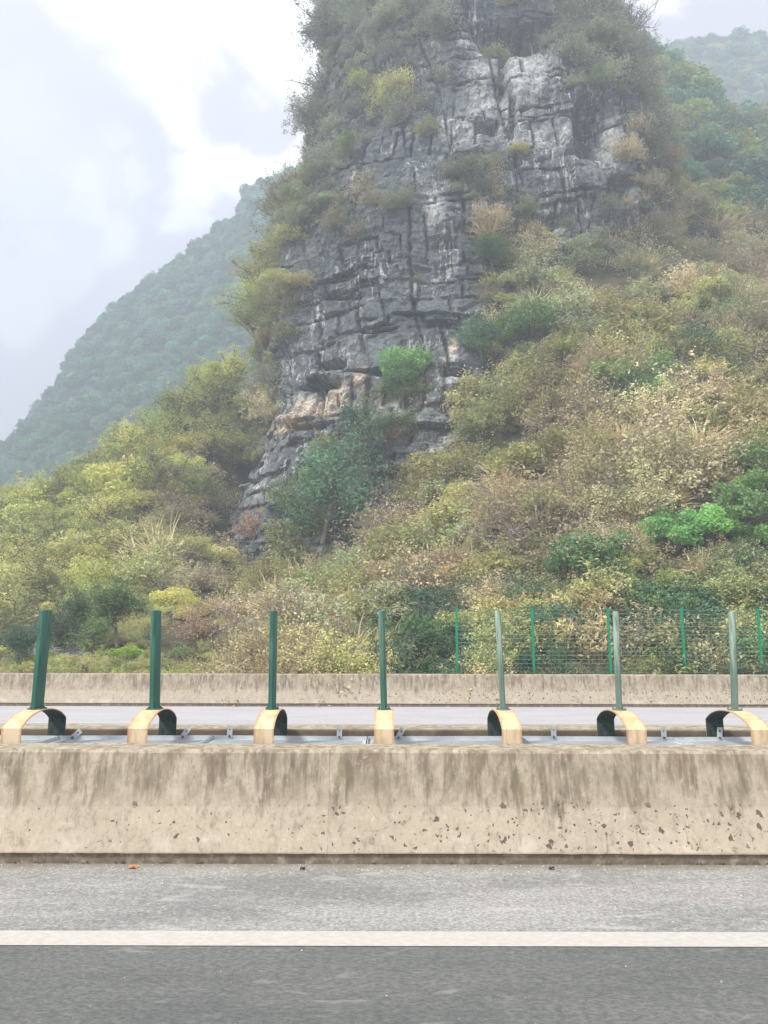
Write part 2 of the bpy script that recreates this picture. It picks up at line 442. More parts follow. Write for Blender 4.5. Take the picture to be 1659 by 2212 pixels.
def mat_hill():
    m, t, out = material('hillside_soil')
    g = t.new('ShaderNodeNewGeometry').outputs['Position']
    n1 = t.noise(g, .5, 5, .65); n2 = t.noise(g, 3.5, 5, .7)
    col = t.mix(t.map(n1, .35, .65), (0.05, 0.05, 0.03), (0.12, 0.105, 0.065))
    col = t.mix(t.map(n2, .5, .7, 0, .6), col, (0.05, 0.055, 0.03))
    nz = t.sep(t.new('ShaderNodeNewGeometry').outputs['Normal'])[2]
    rk = t.math('MULTIPLY', t.map(nz, .62, .45), t.map(t.noise(g, .6, 4, .6), .45, .6))
    col = t.mix(t.math('MULTIPLY', rk, .7), col, t.mix(n2, (0.06, 0.065, 0.06), (0.24, 0.24, 0.21)))
    principled(t, out, col, .95, t.bump(n2, .8, .2), spec=.1)
    return m
M_hill = mat_hill()

def mat_leaf(name, c1, c2, c3=None, trans=.28, spread=.24, gain=2.8):
    c1 = tuple(x * .78 for x in c1); c2 = tuple(x * 1.08 for x in c2)
    c1, c2, c3 = [None if c is None else tuple(min(.85, x * gain) for x in c) for c in (c1, c2, c3)]
    m, t, out = material(name)
    tint = t.attr('tint')
    oi = t.new('ShaderNodeObjectInfo')
    g = t.new('ShaderNodeNewGeometry').outputs['Position']
    f = t.math('ADD', t.math('MULTIPLY', tint, .7), t.math('MULTIPLY', oi.outputs['Random'], .45), clamp=True)
    col = t.mix(f, c1, c2)
    if c3 is not None:
        wn = t.new('ShaderNodeTexWhiteNoise', noise_dimensions='1D'); t.put(wn.inputs['W'], t.math('MULTIPLY', oi.outputs['Random'], 71.3))
        col = t.mix(t.map(wn.outputs[0], .45, .9, 0, 1), col, c3)
    hs = t.new('ShaderNodeHueSaturation'); t.put(hs.inputs['Color'], col)
    wn2 = t.new('ShaderNodeTexWhiteNoise', noise_dimensions='1D'); t.put(wn2.inputs['W'], t.math('MULTIPLY', oi.outputs['Random'], 133.7))
    t.put(hs.inputs['Value'], t.map(wn2.outputs[0], 0, 1, 1 - spread * 1.6, 1 + spread * 1.6, False))
    t.put(hs.inputs['Hue'], t.map(t.noise(g, .12, 2), .3, .7, .5 - spread * .12, .5 + spread * .12, False))
    col = hs.outputs[0]
    d = t.new('ShaderNodeBsdfPrincipled'); t.put(d.inputs['Base Color'], col); d.inputs['Roughness'].default_value = .55
    d.inputs['Specular IOR Level'].default_value = .25
    tr = t.new('ShaderNodeBsdfTranslucent'); t.put(tr.inputs['Color'], col)
    mx = t.new('ShaderNodeMixShader'); mx.inputs[0].default_value = trans
    t.l.new(d.outputs[0], mx.inputs[1]); t.l.new(tr.outputs[0], mx.inputs[2]); t.l.new(mx.outputs[0], out.inputs[0])
    return m
LEAF = dict(
    olive=mat_leaf('olive_leaves', (0.10, 0.115, 0.045), (0.21, 0.22, 0.09), (0.19, 0.17, 0.085)),
    grey=mat_leaf('grey_olive_leaves', (0.085, 0.105, 0.065), (0.17, 0.19, 0.12), (0.13, 0.14, 0.095)),
    khaki=mat_leaf('dry_khaki_leaves', (0.17, 0.152, 0.08), (0.29, 0.265, 0.165), (0.21, 0.18, 0.105), gain=2.55),
    yellow=mat_leaf('yellow_green_leaves', (0.19, 0.205, 0.06), (0.31, 0.315, 0.105), (0.17, 0.20, 0.06), gain=2.4),
    green=mat_leaf('fresh_green_leaves', (0.05, 0.105, 0.035), (0.12, 0.20, 0.065), (0.09, 0.14, 0.055)),
    dark=mat_leaf('dark_green_leaves', (0.025, 0.05, 0.022), (0.06, 0.10, 0.04), (0.04, 0.07, 0.045)),
    pine=mat_leaf('blue_green_leaves', (0.045, 0.10, 0.06), (0.10, 0.19, 0.11), (0.07, 0.13, 0.08), gain=2.5),
    rust=mat_leaf('rusty_leaves', (0.22, 0.12, 0.07), (0.32, 0.21, 0.12), (0.20, 0.13, 0.09)),
    lime=mat_leaf('lime_leaves', (0.24, 0.42, 0.05), (0.36, 0.52, 0.09), gain=1.2),
    straw=mat_leaf('straw_blades', (0.42, 0.32, 0.20), (0.58, 0.47, 0.33), (0.36, 0.27, 0.18), gain=1.15),
    forest=mat_leaf('forest_leaves', (0.055, 0.085, 0.035), (0.115, 0.15, 0.05), (0.13, 0.14, 0.045), gain=3.2),
    pale=mat_leaf('pale_backed_leaves', (0.11, 0.13, 0.07), (0.22, 0.24, 0.15), (0.12, 0.15, 0.07)),
)
M_bark = mat_simple('bark', (0.13, 0.115, 0.09), (0.24, 0.215, 0.18), 9, .9)
M_twig = mat_simple('bare_twig', (0.17, 0.15, 0.13), (0.31, 0.28, 0.245), 5, .9)

# ================================================================== THE SETTING
def sheet(name, x0, x1, y0, y1, z, mat, kind='structure', label=None):
    me = np_mesh(name, [(x0, y0, z), (x1, y0, z), (x1, y1, z), (x0, y1, z)], np.array([[0, 1, 2, 3]]))
    o = mesh_obj(name, me, mat); o['kind'] = kind
    if label: o['label'] = label
    return o
sheet('ground', -740, 740, -45, 640, -0.06, M_hill, label='bare earth under the road and hills')
sheet('road', -80, 80, -8, 4.90, 0.0, M_lane, label='dark grey asphalt driving lane in the foreground')
sheet('road_shoulder', -80, 80, 4.90, 6.56, 0.0, M_shoulder, label='paler coarse asphalt strip between white line and concrete barrier')
sheet('road_line', -80, 80, 4.845, 5.075, 0.004, M_line, label='broad white edge line on the near road')
sheet('median_ground', -80, 80, 6.56, 8.8, 0.02, M_soil, label='soil between the two median barriers')
sheet('opposite_road', -80, 80, 8.8, 21.45, 0.0, M_farroad, label='pale opposite carriageway beyond the median')
sheet('opposite_road_line', -80, 80, 17.0, 17.2, 0.004, M_line, label='thin white edge line of the opposite carriageway')

# --- ASCII map of what grows where (cells of 60 x 60 on the photograph's grid), looked up by the world point's direction
REG = """
hhhhhhhhhhhhhhhh..rrhhhfffff
hhhhhhhhhhhhhhhr....hhhfffff
hhhhhhhhhhhhhhrr....rhhhffff
hhhhhhhhhhhhhyr.......rhffff
hhhhhhhhhhhhrr........rtffff
ooooooooooohr.........rtffff
ooooooooooohr...rr....rtofff
ooooooooooohrr...rkrr.rtooff
ooooooooooorr....tkkrrttokko
yyyyyyyyyor......rkrrrktkkkk
yyyyyyyyyo.......rokoookkokk
yyyyyyyyyo.......rgooookkokk
yyyyyyyyko.......rgoooookokk
yyyyyyyyyt.....r..roookgdokk
yyyyyyyyyt...gg..roookdkkkoo
yyyyyyyyyr...rr...ookkkkkooo
yyyyyyyyr........rookokkkkgo
yyyyyyyk........rokokkgkkogg
yyyoyykk......rrookkokkkgggg
oyyyoyyk......kookkokkkogggg
oyoyyktr..r.kkookookkkrogkto
ooyyooykkokgookkookokdodokdk
yooyooookktkookddkodkododdod
oroyorookkkokodddrodokdodkod
""".strip().split('\n')
REG = [list(r.ljust(28, r[-1])[:28]) for r in REG]
def region(u, v, rng=None, jit=22):
    if rng is not None:
        u = u + rng.normal(0, jit, np.shape(u)); v = v + rng.normal(0, jit, np.shape(v))
    c = np.clip((np.asarray(u) / 60).astype(int), 0, 27); r = np.clip((np.asarray(v) / 60).astype(int), 0, len(REG) - 1)
    A = np.array([[ord(ch) for ch in row] for row in REG])
    return A[r, c]

# --- the karst tower
def zv_of(t):                      # v of a direction with slope t = dz/dy
    Y = (t * CP - SP) / (CP + t * SP)
    return 1106 - F * Y
LEFT = np.array([(-400, 800), (0, 742), (100, 722), (200, 702), (330, 692), (430, 655), (520, 610), (620, 580), (700, 566), (900, 562), (1000, 530), (1100, 480), (1250, 440), (1400, 430)])
RIGHT = np.array([(-400, 1200), (0, 1285), (80, 1315), (200, 1375), (300, 1425), (600, 1485), (1400, 1500)])
yf = lambda z: 52 + (z - 6) * .30 + np.maximum(z - 70, 0) * .5
NZ = 500
zs = np.linspace(-1, 104, NZ)
b = np.full(NZ, 16.0)
for it in range(6):
    ysil = yf(zs) + .75 * b
    v = zv_of((zs - CAMZ) / ysil)
    k = ysil / (CP - (1106 - v) / F * SP) / F
    xl = (np.interp(v, LEFT[:, 0], LEFT[:, 1]) - 829.5) * k
    xr = (np.interp(v, RIGHT[:, 0], RIGHT[:, 1]) - 829.5) * k
    a = (xr - xl) / 2; xc = (xr + xl) / 2
    b = a * .80
shrink = np.sqrt(np.clip((106 - zs) / 16, 0.02, 1))
a, b = a * shrink, b * np.maximum(shrink, .2)
yc = yf(zs) + b
ph = np.concatenate([np.linspace(-180, -108, 40, endpoint=False), np.linspace(-108, 96, 620, endpoint=False), np.linspace(96, 180, 40)]) * pi / 180
PH, ZZ = np.meshgrid(ph, zs)
A_, B_, XC, YC = [np.repeat(q[:, None], len(ph), 1) for q in (a, b, xc, yc)]
sp_, cp_ = np.sin(PH), np.cos(PH)
ex = .86                                           # slightly squared plan
nxs, nys = np.sign(sp_) * np.abs(sp_) ** ex, -np.sign(cp_) * np.abs(cp_) ** ex
TX, TY = XC + A_ * nxs, YC + B_ * nys
S = PH * 21.0
big = 2.4 * fbm(TX / 14, TY / 14, ZZ / 18, 3, 3) + .9 * fbm(TX / 4.5, TY / 4.5, ZZ / 6, 9, 3)
hi = np.clip((ZZ - 33) / 9, 0, 1)
wz = ZZ + .8 * fbm(S / 15, ZZ / 22, 0, 21, 2) + .25 * fbm(S / 3, ZZ / 5, 0, 22, 2) - .05 * S
rs = np.random.RandomState(5)
bounds = np.cumsum(rs.choice([.5, .8, 1.2, 1.8, 2.8, 3.6], 130, p=[.2, .22, .2, .18, .12, .08])) - 12
bi = np.clip(np.searchsorted(bounds, wz) - 1, 0, 128)
db = np.minimum(wz - bounds[bi], bounds[np.clip(bi + 1, 0, 129)] - wz)
jw = rs.uniform(1.3, 4.5, 130)[bi]; jo = rs.uniform(0, 9, 130)[bi]
ws = S + .30 * fbm(S / 5, ZZ / 4, 0, 31, 2) + .12 * ZZ
q = ws / jw + jo; ji = np.floor(q); dj = np.minimum(q - ji, 1 - (q - ji)) * jw
blk = _hash(bi.astype(np.int64), ji.astype(np.int64), bi * 0, 77) - .5
bedo = rs.uniform(-.5, .5, 130)[bi]
master = np.abs((ws / 4.7 + .9 * fbm(S / 20, ZZ / 30, 0, 41, 2)) % 1 - .5) * 4.7 + .6 * (1 - np.clip(fbm(S / 6, ZZ / 9, 0, 43, 2) * 3 + .35 + .3 * hi, 0, 1))     # long fractures through many beds
fl = fbm(S / .9, ZZ / 5, 0, 51, 3)
keepb = np.clip(fbm(S / 4, ZZ / 3, 0, 61, 2) * 3 + .62 - .55 * hi, 0, 1)
keepj = np.clip(fbm(S / 3, ZZ / 4, 0, 71, 2) * 3 + .6, 0, 1)
rug = fbm(TX / 1.1, TY / 1.1, ZZ / .8, 91, 4)
disp = big + blk * .5 * (1 - .3 * hi) + bedo * .42 * (1 - .8 * hi) + hi * 1.1 * (_hash(np.floor(ws / 4.7 + .9 * fbm(S / 20, ZZ / 30, 0, 41, 2) + .5).astype(np.int64), bi * 0, bi * 0, 7) - .5) + fl * .30 + .42 * rug + .35 * np.abs(fbm(TX / 2.2, TY / 2.2, ZZ / 2.6, 93, 3))
small = _hash(np.floor(wz / .45 + S * .02).astype(np.int64), np.floor(ws / .8 + np.floor(wz / .45) * .37).astype(np.int64), bi * 0, 79) - .5
disp += small * .22 * np.clip(fbm(S / 6, ZZ / 6, 0, 95, 2) * 3 + .6, 0, 1)
disp -= .42 * np.exp(-(db / .10) ** 2) * keepb + .38 * np.exp(-(dj / .10) ** 2) * keepj + .42 * np.exp(-(master / .11) ** 2)
U, V, D_ = project(np.stack([TX, TY, ZZ], -1))
front = cp_ > -.1
def ell(u, v, ru, rv, p=4):
    w_ = .12 * fbm(S / 2.5, ZZ / 2.5, 0, 121, 3)
    return np.exp(-((np.abs((U - u) / ru) ** p + np.abs((V - v) / rv) ** p) * (1 + 3 * w_)))
for (u, v, ru, rv, dep) in ((1110, 80, 75, 26, 3.2), (1280, 275, 42, 60, 3.6), (1050, 268, 26, 14, 1.6), (1340, 410, 30, 26, 2.5), (722, 795, 34, 11, 2.0),
                            (700, 842, 50, 6, 1.2), (590, 1112, 22, 16, 2.0), (450, 1200, 12, 34, 2.2), (960, 700, 38, 8, 1.3), (985, 815, 30, 12, 1.8), (850, 815, 55, 7, 1.3),
                            (905, 1028, 80, 5, 1.0), (735, 640, 45, 6, .9), (1170, 465, 50, 14, 1.8), (920, 930, 60, 4, .8), (1108, 250, 8, 40, 1.3), (1085, 150, 9, 70, 1.6), (660, 925, 45, 4, 1.0),
                            (500, 1040, 40, 5, .8), (620, 1180, 50, 5, .8), (1240, 330, 20, 8, 1.2), (1010, 335, 26, 9, 1.2), (780, 720, 60, 4, .6)):
    disp -= dep * ell(u, v, ru, rv) * front
for (u, v, ru, rv, dep) in ((715, 822, 40, 8, 1.0), (820, 560, 90, 150, .8), (1150, 160, 60, 50, 1.0), (950, 470, 28, 45, .8), (650, 905, 60, 8, .5), (975, 840, 22, 16, 1.0)):
    disp += dep * ell(u, v, ru, rv) * front
nl = np.sqrt((nxs / A_) ** 2 + (nys / B_) ** 2)
NX, NY = nxs / A_ / nl, nys / B_ / nl
TX2, TY2 = TX + NX * disp, TY + NY * disp
pale = np.zeros_like(TX)
for (u, v, ru, rv, am) in ((1130, 160, 55, 60, .95), (1035, 140, 34, 60, .8), (1040, 220, 30, 40, .8), (1110, 220, 60, 50, .6), (1215, 290, 40, 40, .6), (990, 280, 45, 30, .7), (1140, 290, 70, 30, .5), (1325, 300, 16, 60, .8), (1300, 360, 40, 25, .5),
                           (935, 455, 24, 45, .9), (1020, 290, 30, 40, .5), (720, 805, 34, 14, .7), (690, 875, 70, 26, .6), (600, 880, 40, 26, .5), (870, 900, 70, 40, .55), (980, 840, 28, 24, .9), (900, 1040, 60, 30, .6),
                           (475, 1190, 26, 36, .8), (650, 1180, 50, 40, .45), (560, 1060, 50, 30, .5), (978, 775, 12, 22, .9), (1195, 500, 60, 50, .35), (600, 900, 60, 90, .3), (960, 960, 70, 60, .45), (1000, 85, 14, 14, 1)):
    pale = np.maximum(pale, am * ell(u, v, ru, rv, 2.4))
ochre = np.zeros_like(TX)
for (u, v, ru, rv, am) in ((640, 915, 46, 16, 1), (700, 885, 52, 22, .9), (745, 860, 22, 24, .7), (722, 806, 30, 9, .7), (792, 830, 8, 24, .9), (790, 905, 10, 40, .8), (978, 755, 9, 20, .8), (610, 930, 20, 10, 1)):
    ochre = np.maximum(ochre, am * ell(u, v, ru, rv, 2.6))
crack = np.clip(np.exp(-(db / .12) ** 2) * keepb + np.exp(-(dj / .10) ** 2) * keepj * .9 + .85 * np.exp(-(master / .12) ** 2), 0, 1)
chs = region(U, V, np.random.RandomState(3), 10)
moss = np.where(chs == ord('.'), .06, np.where(chs == ord('r'), .45, .95)); moss = np.where(front, moss, .9)
rows, cols = TX.shape
ii, jj = np.meshgrid(np.arange(rows - 1), np.arange(cols - 1), indexing='ij')
fq = np.stack([ii * cols + jj, ii * cols + jj + 1, (ii + 1) * cols + jj + 1, (ii + 1) * cols + jj], -1).reshape(-1, 4)
tv = np.stack([TX2, TY2, ZZ], -1)
cap = np.array([[xc[-1], yc[-1], zs[-1] + 1.5]])
tri = np.array([[(rows - 1) * cols + j, (rows - 1) * cols + j + 1, rows * cols] for j in range(cols - 1)])
me = np_mesh('mountain', np.vstack([tv.reshape(-1, 3), cap]), [fq, tri], smooth=False,
             pattr={k: np.append(x.ravel(), 0) for k, x in dict(pale=pale, ochre=ochre, crack=crack, moss=moss).items()})
tower = mesh_obj('mountain', me, M_rock); tag(tower, 'steep grey limestone tower with cracked beds and pale streaks', kind='structure')

# --- hillside around the tower: smooth surface through control points
cp3 = []
def c_(*l):
    for (u, v, y) in l: cp3.append(P(u, v, y))
c_((0, 1392, 32), (200, 1400, 32), (400, 1400, 32), (0, 1270, 50), (200, 1260, 50), (400, 1262, 48), (0, 1170, 65), (150, 1150, 65), (300, 1165, 58), (420, 1195, 55),
   (0, 1105, 78), (100, 1075, 78), (200, 1015, 78), (300, 940, 78), (400, 868, 78), (480, 790, 78), (-150, 1150, 78), (-400, 1220, 80), (-700, 1260, 80),
   (300, 1050, 66), (400, 1020, 64), (560, 1262, 51), (700, 1250, 51), (700, 1385, 30), (700, 1310, 42), (850, 1150, 50.5), (470, 1235, 58), (520, 1235, 56), (600, 1245, 53), (650, 1245, 52), (760, 1228, 51.5), (540, 1225, 62), (800, 1190, 51.5), (470, 900, 76), (455, 1090, 66), (440, 1180, 60),
   (900, 1380, 28), (900, 1240, 40), (930, 1080, 50), (1100, 1400, 25.5), (1100, 1275, 32), (1100, 1130, 40), (1080, 990, 48), (1070, 850, 54), (1100, 720, 58), (1180, 580, 64),
   (1300, 1435, 24), (1300, 1345, 25.4), (1300, 1270, 29), (1300, 1120, 36), (1300, 970, 42), (1300, 820, 50), (1300, 680, 57), (1290, 540, 65),
   (1500, 1435, 24), (1500, 1345, 25.4), (1500, 1220, 30), (1500, 1070, 36), (1500, 920, 43), (1500, 775, 53), (1500, 625, 66), (1480, 480, 86), (1470, 340, 112), (1500, 240, 140),
   (1659, 1435, 24), (1659, 1345, 25.4), (1659, 1220, 30), (1659, 1020, 37), (1659, 820, 50), (1659, 630, 70), (1659, 500, 95), (1659, 400, 125), (1600, 290, 150), (1659, 350, 150),
   (1420, 130, 140), (1420, 280, 108), (1360, 90, 142), (1900, 1430, 24), (1900, 1220, 30), (1900, 820, 50), (1900, 560, 90), (1900, 450, 150), (2600, 1400, 24), (2600, 1200, 34), (2600, 900, 55), (2600, 700, 110))
for x in range(-60, 100, 12): cp3.append(np.array([x, 22.3, .25]))
for p_ in ((-60, 110, 4), (-30, 110, 8), (-10, 115, 12), (-60, 150, 0), (0, 150, 20), (60, 210, 70), (110, 210, 60), (10, 200, 20), (-60, 32, 1), (-60, 50, 4), (-60, 78, 6), (2, 72, 6), (10, 82, 10), (-6, 70, 8)): cp3.append(np.array(p_, float))
cp3 = np.array(cp3)
def tps_fit(p):
    n = len(p); d = np.linalg.norm(p[:, None, :2] - p[None, :, :2], axis=-1)
    M = np.zeros((n + 3, n + 3)); M[:n, :n] = d + np.eye(n) * .15; M[:n, n] = 1; M[:n, n + 1:] = p[:, :2]; M[n, :n] = 1; M[n + 1:, :n] = p[:, :2].T
    return np.linalg.solve(M, np.append(p[:, 2], [0, 0, 0]))
cw = tps_fit(cp3)
def hill_z(x, y):
    sh = np.shape(x); x, y = np.ravel(x), np.ravel(y); n = len(cp3); out = np.zeros(len(x))
    for s0 in range(0, len(x), 20000):
        xx, yy = x[s0:s0 + 20000], y[s0:s0 + 20000]
        d = np.sqrt((xx[:, None] - cp3[None, :, 0]) ** 2 + (yy[:, None] - cp3[None, :, 1]) ** 2)
        out[s0:s0 + 20000] = d @ cw[:n] + cw[n] + cw[n + 1] * xx + cw[n + 2] * yy
    k = np.clip((y - 22.4) / 5, 0, 1)
    out = out + k * (.55 * fbm(x / 5, y / 5, 0, 201, 3) + .22 * fbm(x / 1.2, y / 1.2, 0, 202, 3)) + np.clip((y - 50) / 60, 0, 1) * 3.0 * fbm(x / 13, y / 13, 0, 203, 3)
    # broken rock at the road cutting on the right
    out = out + np.clip((x - 1) / 4, 0, 1) * np.exp(-((y - 25.2) / 1.6) ** 2) * .8 * fbm(x / 1.5, y / .8, 0, 205, 3)
    return out.reshape(sh)
gx = np.arange(-75, 125, .65)
gy = np.concatenate([[21.9], 22.2 + np.cumsum(np.concatenate([np.full(26, .3), np.linspace(.35, 1.6, 130), np.full(25, 2.4)]))])
GX, GY = np.meshgrid(gx, gy)
GZ = hill_z(GX, GY); GZ[0] = -.1
rows2, cols2 = GX.shape
ii, jj = np.meshgrid(np.arange(rows2 - 1), np.arange(cols2 - 1), indexing='ij')
fq2 = np.stack([ii * cols2 + jj, ii * cols2 + jj + 1, (ii + 1) * cols2 + jj + 1, (ii + 1) * cols2 + jj], -1).reshape(-1, 4)
hv = np.stack([GX, GY, GZ], -1)
hill = mesh_obj('hillside', np_mesh('hillside', hv.reshape(-1, 3), fq2, smooth=True), M_hill)
tag(hill, 'overgrown slope rising behind the far barrier', kind='structure')

# --- far wooded hills in the haze
M_farsoil = mat_simple('wooded_hill_ground', (0.07, 0.10, 0.05), (0.12, 0.15, 0.07), .05, .95)
def far_hill(name, sky, ydist, depth, seed, label):
    sky = np.array(sky, float)
    us = np.linspace(sky[0, 0], sky[-1, 0], 150); vs = np.interp(us, sky[:, 0], sky[:, 1])
    crest = np.array([P(u, v, ydist) for u, v in zip(us, vs)])
    t = np.concatenate([np.linspace(0, 1, 70), np.linspace(1.02, 1.7, 20)])
    T = t[:, None]
    prof = np.where(T <= 1, 1 - np.clip(1 - T, 0, 1) ** 1.25, 1 - (T - 1) * .9)
    X = crest[None, :, 0] + 0 * T
    Yy = ydist - depth * (1 - T) + 0 * X
    tc_ = (crest[None, :, 2] - CAMZ) / ydist
    Z = np.where(T <= 1, CAMZ + tc_ * np.clip(T, 0, 1) ** (1.35 if seed == 301 else .9) * Yy, crest[None, :, 2] * prof)
    Z = Z - 3.0 * np.clip(T * 6 - 5, 0, 1)
    am = np.minimum(T, 1) * 1.0
    Z = Z + (7 * fbm(X / 45, Yy / 45, 0, seed, 3) + 2.5 * fbm(X / 12, Yy / 12, 0, seed + 5, 3)) * np.minimum(1, np.abs(T - 1) * 5 + .10)
    r, c = X.shape
    ii, jj = np.meshgrid(np.arange(r - 1), np.arange(c - 1), indexing='ij')
    f = np.stack([ii * c + jj, ii * c + jj + 1, (ii + 1) * c + jj + 1, (ii + 1) * c + jj], -1).reshape(-1, 4)
    vv = np.stack([X, Yy, Z], -1)
    o = mesh_obj(name, np_mesh(name, vv.reshape(-1, 3), f, smooth=True), M_farsoil); tag(o, label, kind='structure')
    return vv.reshape(-1, 3), f
FHL = far_hill('hill', [(-500, 1240), (-300, 1160), (-100, 1040), (0, 990), (45, 958), (75, 893), (110, 845), (150, 803), (168, 750), (210, 695), (262, 640), (330, 603), (385, 548), (440, 502), (520, 442), (540, 394), (600, 364), (650, 348), (720, 350), (850, 360), (1000, 420)],
               300, 150, 301, 'hazy blue wooded hill to the left of the tower')
FHR = far_hill('hill', [(1150, 300), (1290, 190), (1380, 116), (1440, 90), (1520, 78), (1600, 68), (1659, 72), (1760, 95), (1900, 150), (2100, 260)], 300, 130, 331, 'hazy blue wooded hill at the upper right')

# ================================================================== PLANT PROTOTYPES
def leaves(cen, size, rng, aspect=.55, updir=None, tint=None):
    n = len(cen)
    a = rng.normal(size=(n, 3)); a[:, 2] *= .6
    if updir is not None: a = a * .6 + updir
    a /= np.linalg.norm(a, axis=1)[:, None] + 1e-9
    r = rng.normal(size=(n, 3)); b_ = np.cross(a, r); b_ /= np.linalg.norm(b_, axis=1)[:, None] + 1e-9
    L = (size * rng.uniform(.65, 1.3, n))[:, None]
    nrm = np.cross(a, b_)
    v = np.stack([cen - a * L * .5, cen + b_ * L * aspect * .5 + nrm * L * .08, cen + a * L * .5, cen - b_ * L * aspect * .5 + nrm * L * .08], 1)
    f = np.arange(n * 4).reshape(n, 4)
    return v.reshape(-1, 3), f, (rng.uniform(0, 1, n) if tint is None else np.clip(tint + rng.normal(0, .08, n), 0, 1))
def tubes(lines, n=3):
    V_, F_, b0 = [], [], 0
    for pts, r0, r1 in lines:
        pts = np.asarray(pts, float); k = len(pts)
        t = np.gradient(pts, axis=0); t /= np.linalg.norm(t, axis=1)[:, None] + 1e-9
        ref = np.where(np.abs(t[:, 2:3]) > .9, [[1., 0, 0]], [[0, 0, 1.]])
        a = np.cross(t, ref); a /= np.linalg.norm(a, axis=1)[:, None] + 1e-9; c = np.cross(t, a)
        rr = np.linspace(r0, r1, k)[:, None]
        ang = np.arange(n) * 2 * pi / n
        ring = pts[:, None, :] + rr[:, None] * (a[:, None, :] * np.cos(ang)[None, :, None] + c[:, None, :] * np.sin(ang)[None, :, None])
        V_.append(ring.reshape(-1, 3))
        for i in range(k - 1):
            for j in range(n):
                F_.append((b0 + i * n + j, b0 + i * n + (j + 1) % n, b0 + (i + 1) * n + (j + 1) % n, b0 + (i + 1) * n + j))
        b0 += k * n
    return np.vstack(V_), np.array(F_)
def curve(p0, d0, length, rng, bend=.25, droop=0.0, k=5):
    p = np.array(p0, float); d = np.array(d0, float); d /= np.linalg.norm(d); out = [p.copy()]
    for i in range(k - 1):
        d = d + rng.normal(0, bend, 3) * .5; d[2] -= droop; d /= np.linalg.norm(d)
        p = p + d * length / (k - 1); out.append(p.copy())
    return np.array(out)
def dome(n, rng, rz=1.0):
    d = rng.normal(size=(n, 3)); d /= np.linalg.norm(d, axis=1)[:, None]; d[:, 2] = np.abs(d[:, 2]) * rz
    return d
def bush_mesh(kind, seed, mats):
    rng = np.random.RandomState(seed); lines = []; cen = []; ti = []; up = None
    size, asp = .12, .55
    if kind in ('leafy', 'crown'):
        K = 24 if kind == 'leafy' else 42
        for i in range(K):
            d = dome(1, rng, 1.0)[0]; rad = rng.uniform(.45, .95); c = d * rad * [1, 1, .9] + [0, 0, .25]
            r = rng.uniform(.22, .40); m = 150 if kind == 'leafy' else 75
            q = rng.normal(size=(m, 3)); q /= np.linalg.norm(q, axis=1)[:, None]; q *= r * rng.uniform(.7, 1.05, m)[:, None]; q[:, 2] *= .75
            cen.append(c + q); ti.append(np.full(m, rng.uniform(.1, .9)))
            lines.append((np.array([[0, 0, -.2], c * .5 + rng.normal(0, .06, 3), c]), .022, .008))
        size = .105 if kind == 'leafy' else .16
    elif kind == 'airy':
        for i in range(46):
            d = dome(1, rng, 1.3)[0]; d[2] += .55
            c = curve(rng.normal(0, .12, 3) * [1, 1, 0] + [0, 0, -.2], d, rng.uniform(1.0, 1.7), rng, .3, .16, 6)
            lines.append((c, .014, .005)); tt = rng.uniform(.1, .95)
            for j in range(1, 6):
                m = 15 + 2 * j
                cen.append(c[j] + rng.normal(0, .09, (m, 3)) + (c[j] - c[j - 1]) * rng.uniform(-1, 0, (m, 1))); ti.append(np.full(m, tt))
                if j > 2:
                    s = curve(c[j], rng.normal(size=3) + [0, 0, .4], .35, rng, .3, .1, 3); lines.append((s, .006, .003))
                    cen.append(s[-1] + rng.normal(0, .06, (10, 3))); ti.append(np.full(10, tt))
        size = .085
    elif kind == 'twiggy':
        for i in range(44):
            d = dome(1, rng, 1.4)[0]; d[2] += .5
            c = curve(rng.normal(0, .15, 3) * [1, 1, 0] + [0, 0, -.2], d, rng.uniform(.9, 1.7), rng, .35, .07, 6)
            lines.append((c, .016, .006))
            for j in range(2, 6):
                for _ in range(2):
                    s = curve(c[j], rng.normal(size=3) + [0, 0, .5], rng.uniform(.25, .5), rng, .4, .03, 3); lines.append((s, .008, .003))
                    cen.append(s[-1] + rng.normal(0, .08, (4, 3))); ti.append(rng.uniform(0, 1, 4))
        size = .09
    elif kind == 'blade':
        bv, bf, bt = [], [], []
        for i in range(230):
            d = dome(1, rng, 1.8)[0]; d[2] += .7
            c = curve(rng.normal(0, .22, 3) * [1, 1, 0], d, rng.uniform(.7, 1.5), rng, .12, .30, 5)
            side = np.cross(d, rng.normal(size=3)); side /= np.linalg.norm(side); wd = np.array([.02, .03, .028, .018, .002])
            b0 = len(bv)
            for j in range(5): bv += [c[j] - side * wd[j], c[j] + side * wd[j]]
            for j in range(4): bf.append((b0 + 2 * j, b0 + 2 * j + 1, b0 + 2 * j + 3, b0 + 2 * j + 2)); bt.append(rng.uniform())
        me = np_mesh('blades', bv, np.array(bf), fattr={'tint': bt}); me.materials.append(mats[0]); me.materials.append(mats[1]); return me
    elif kind == 'broad':            # few large drooping leaves in whorls
        for i in range(60):
            d = dome(1, rng, 1.2)[0]; c = d * rng.uniform(.4, 1.0) + [0, 0, .2]
            lines.append((np.array([[0, 0, -.2], c * .5 + rng.normal(0, .08, 3), c]), .018, .008))
            m = 24; cen.append(c + rng.normal(0, .11, (m, 3))); ti.append(np.full(m, rng.uniform(0, 1)))
        size, asp = .15, .36
    cen = np.vstack(cen); ti = np.concatenate(ti)
    lv, lf, lt = leaves(cen, size, rng, asp, tint=ti)
    tv_, tf = tubes(lines)
    me = np_mesh(kind, np.vstack([lv, tv_]), np.vstack([lf, tf + len(lv)]), fattr={'tint': np.concatenate([lt, np.full(len(tf), .5)])},
                 mats=np.concatenate([np.zeros(len(lf)), np.ones(len(tf))]))
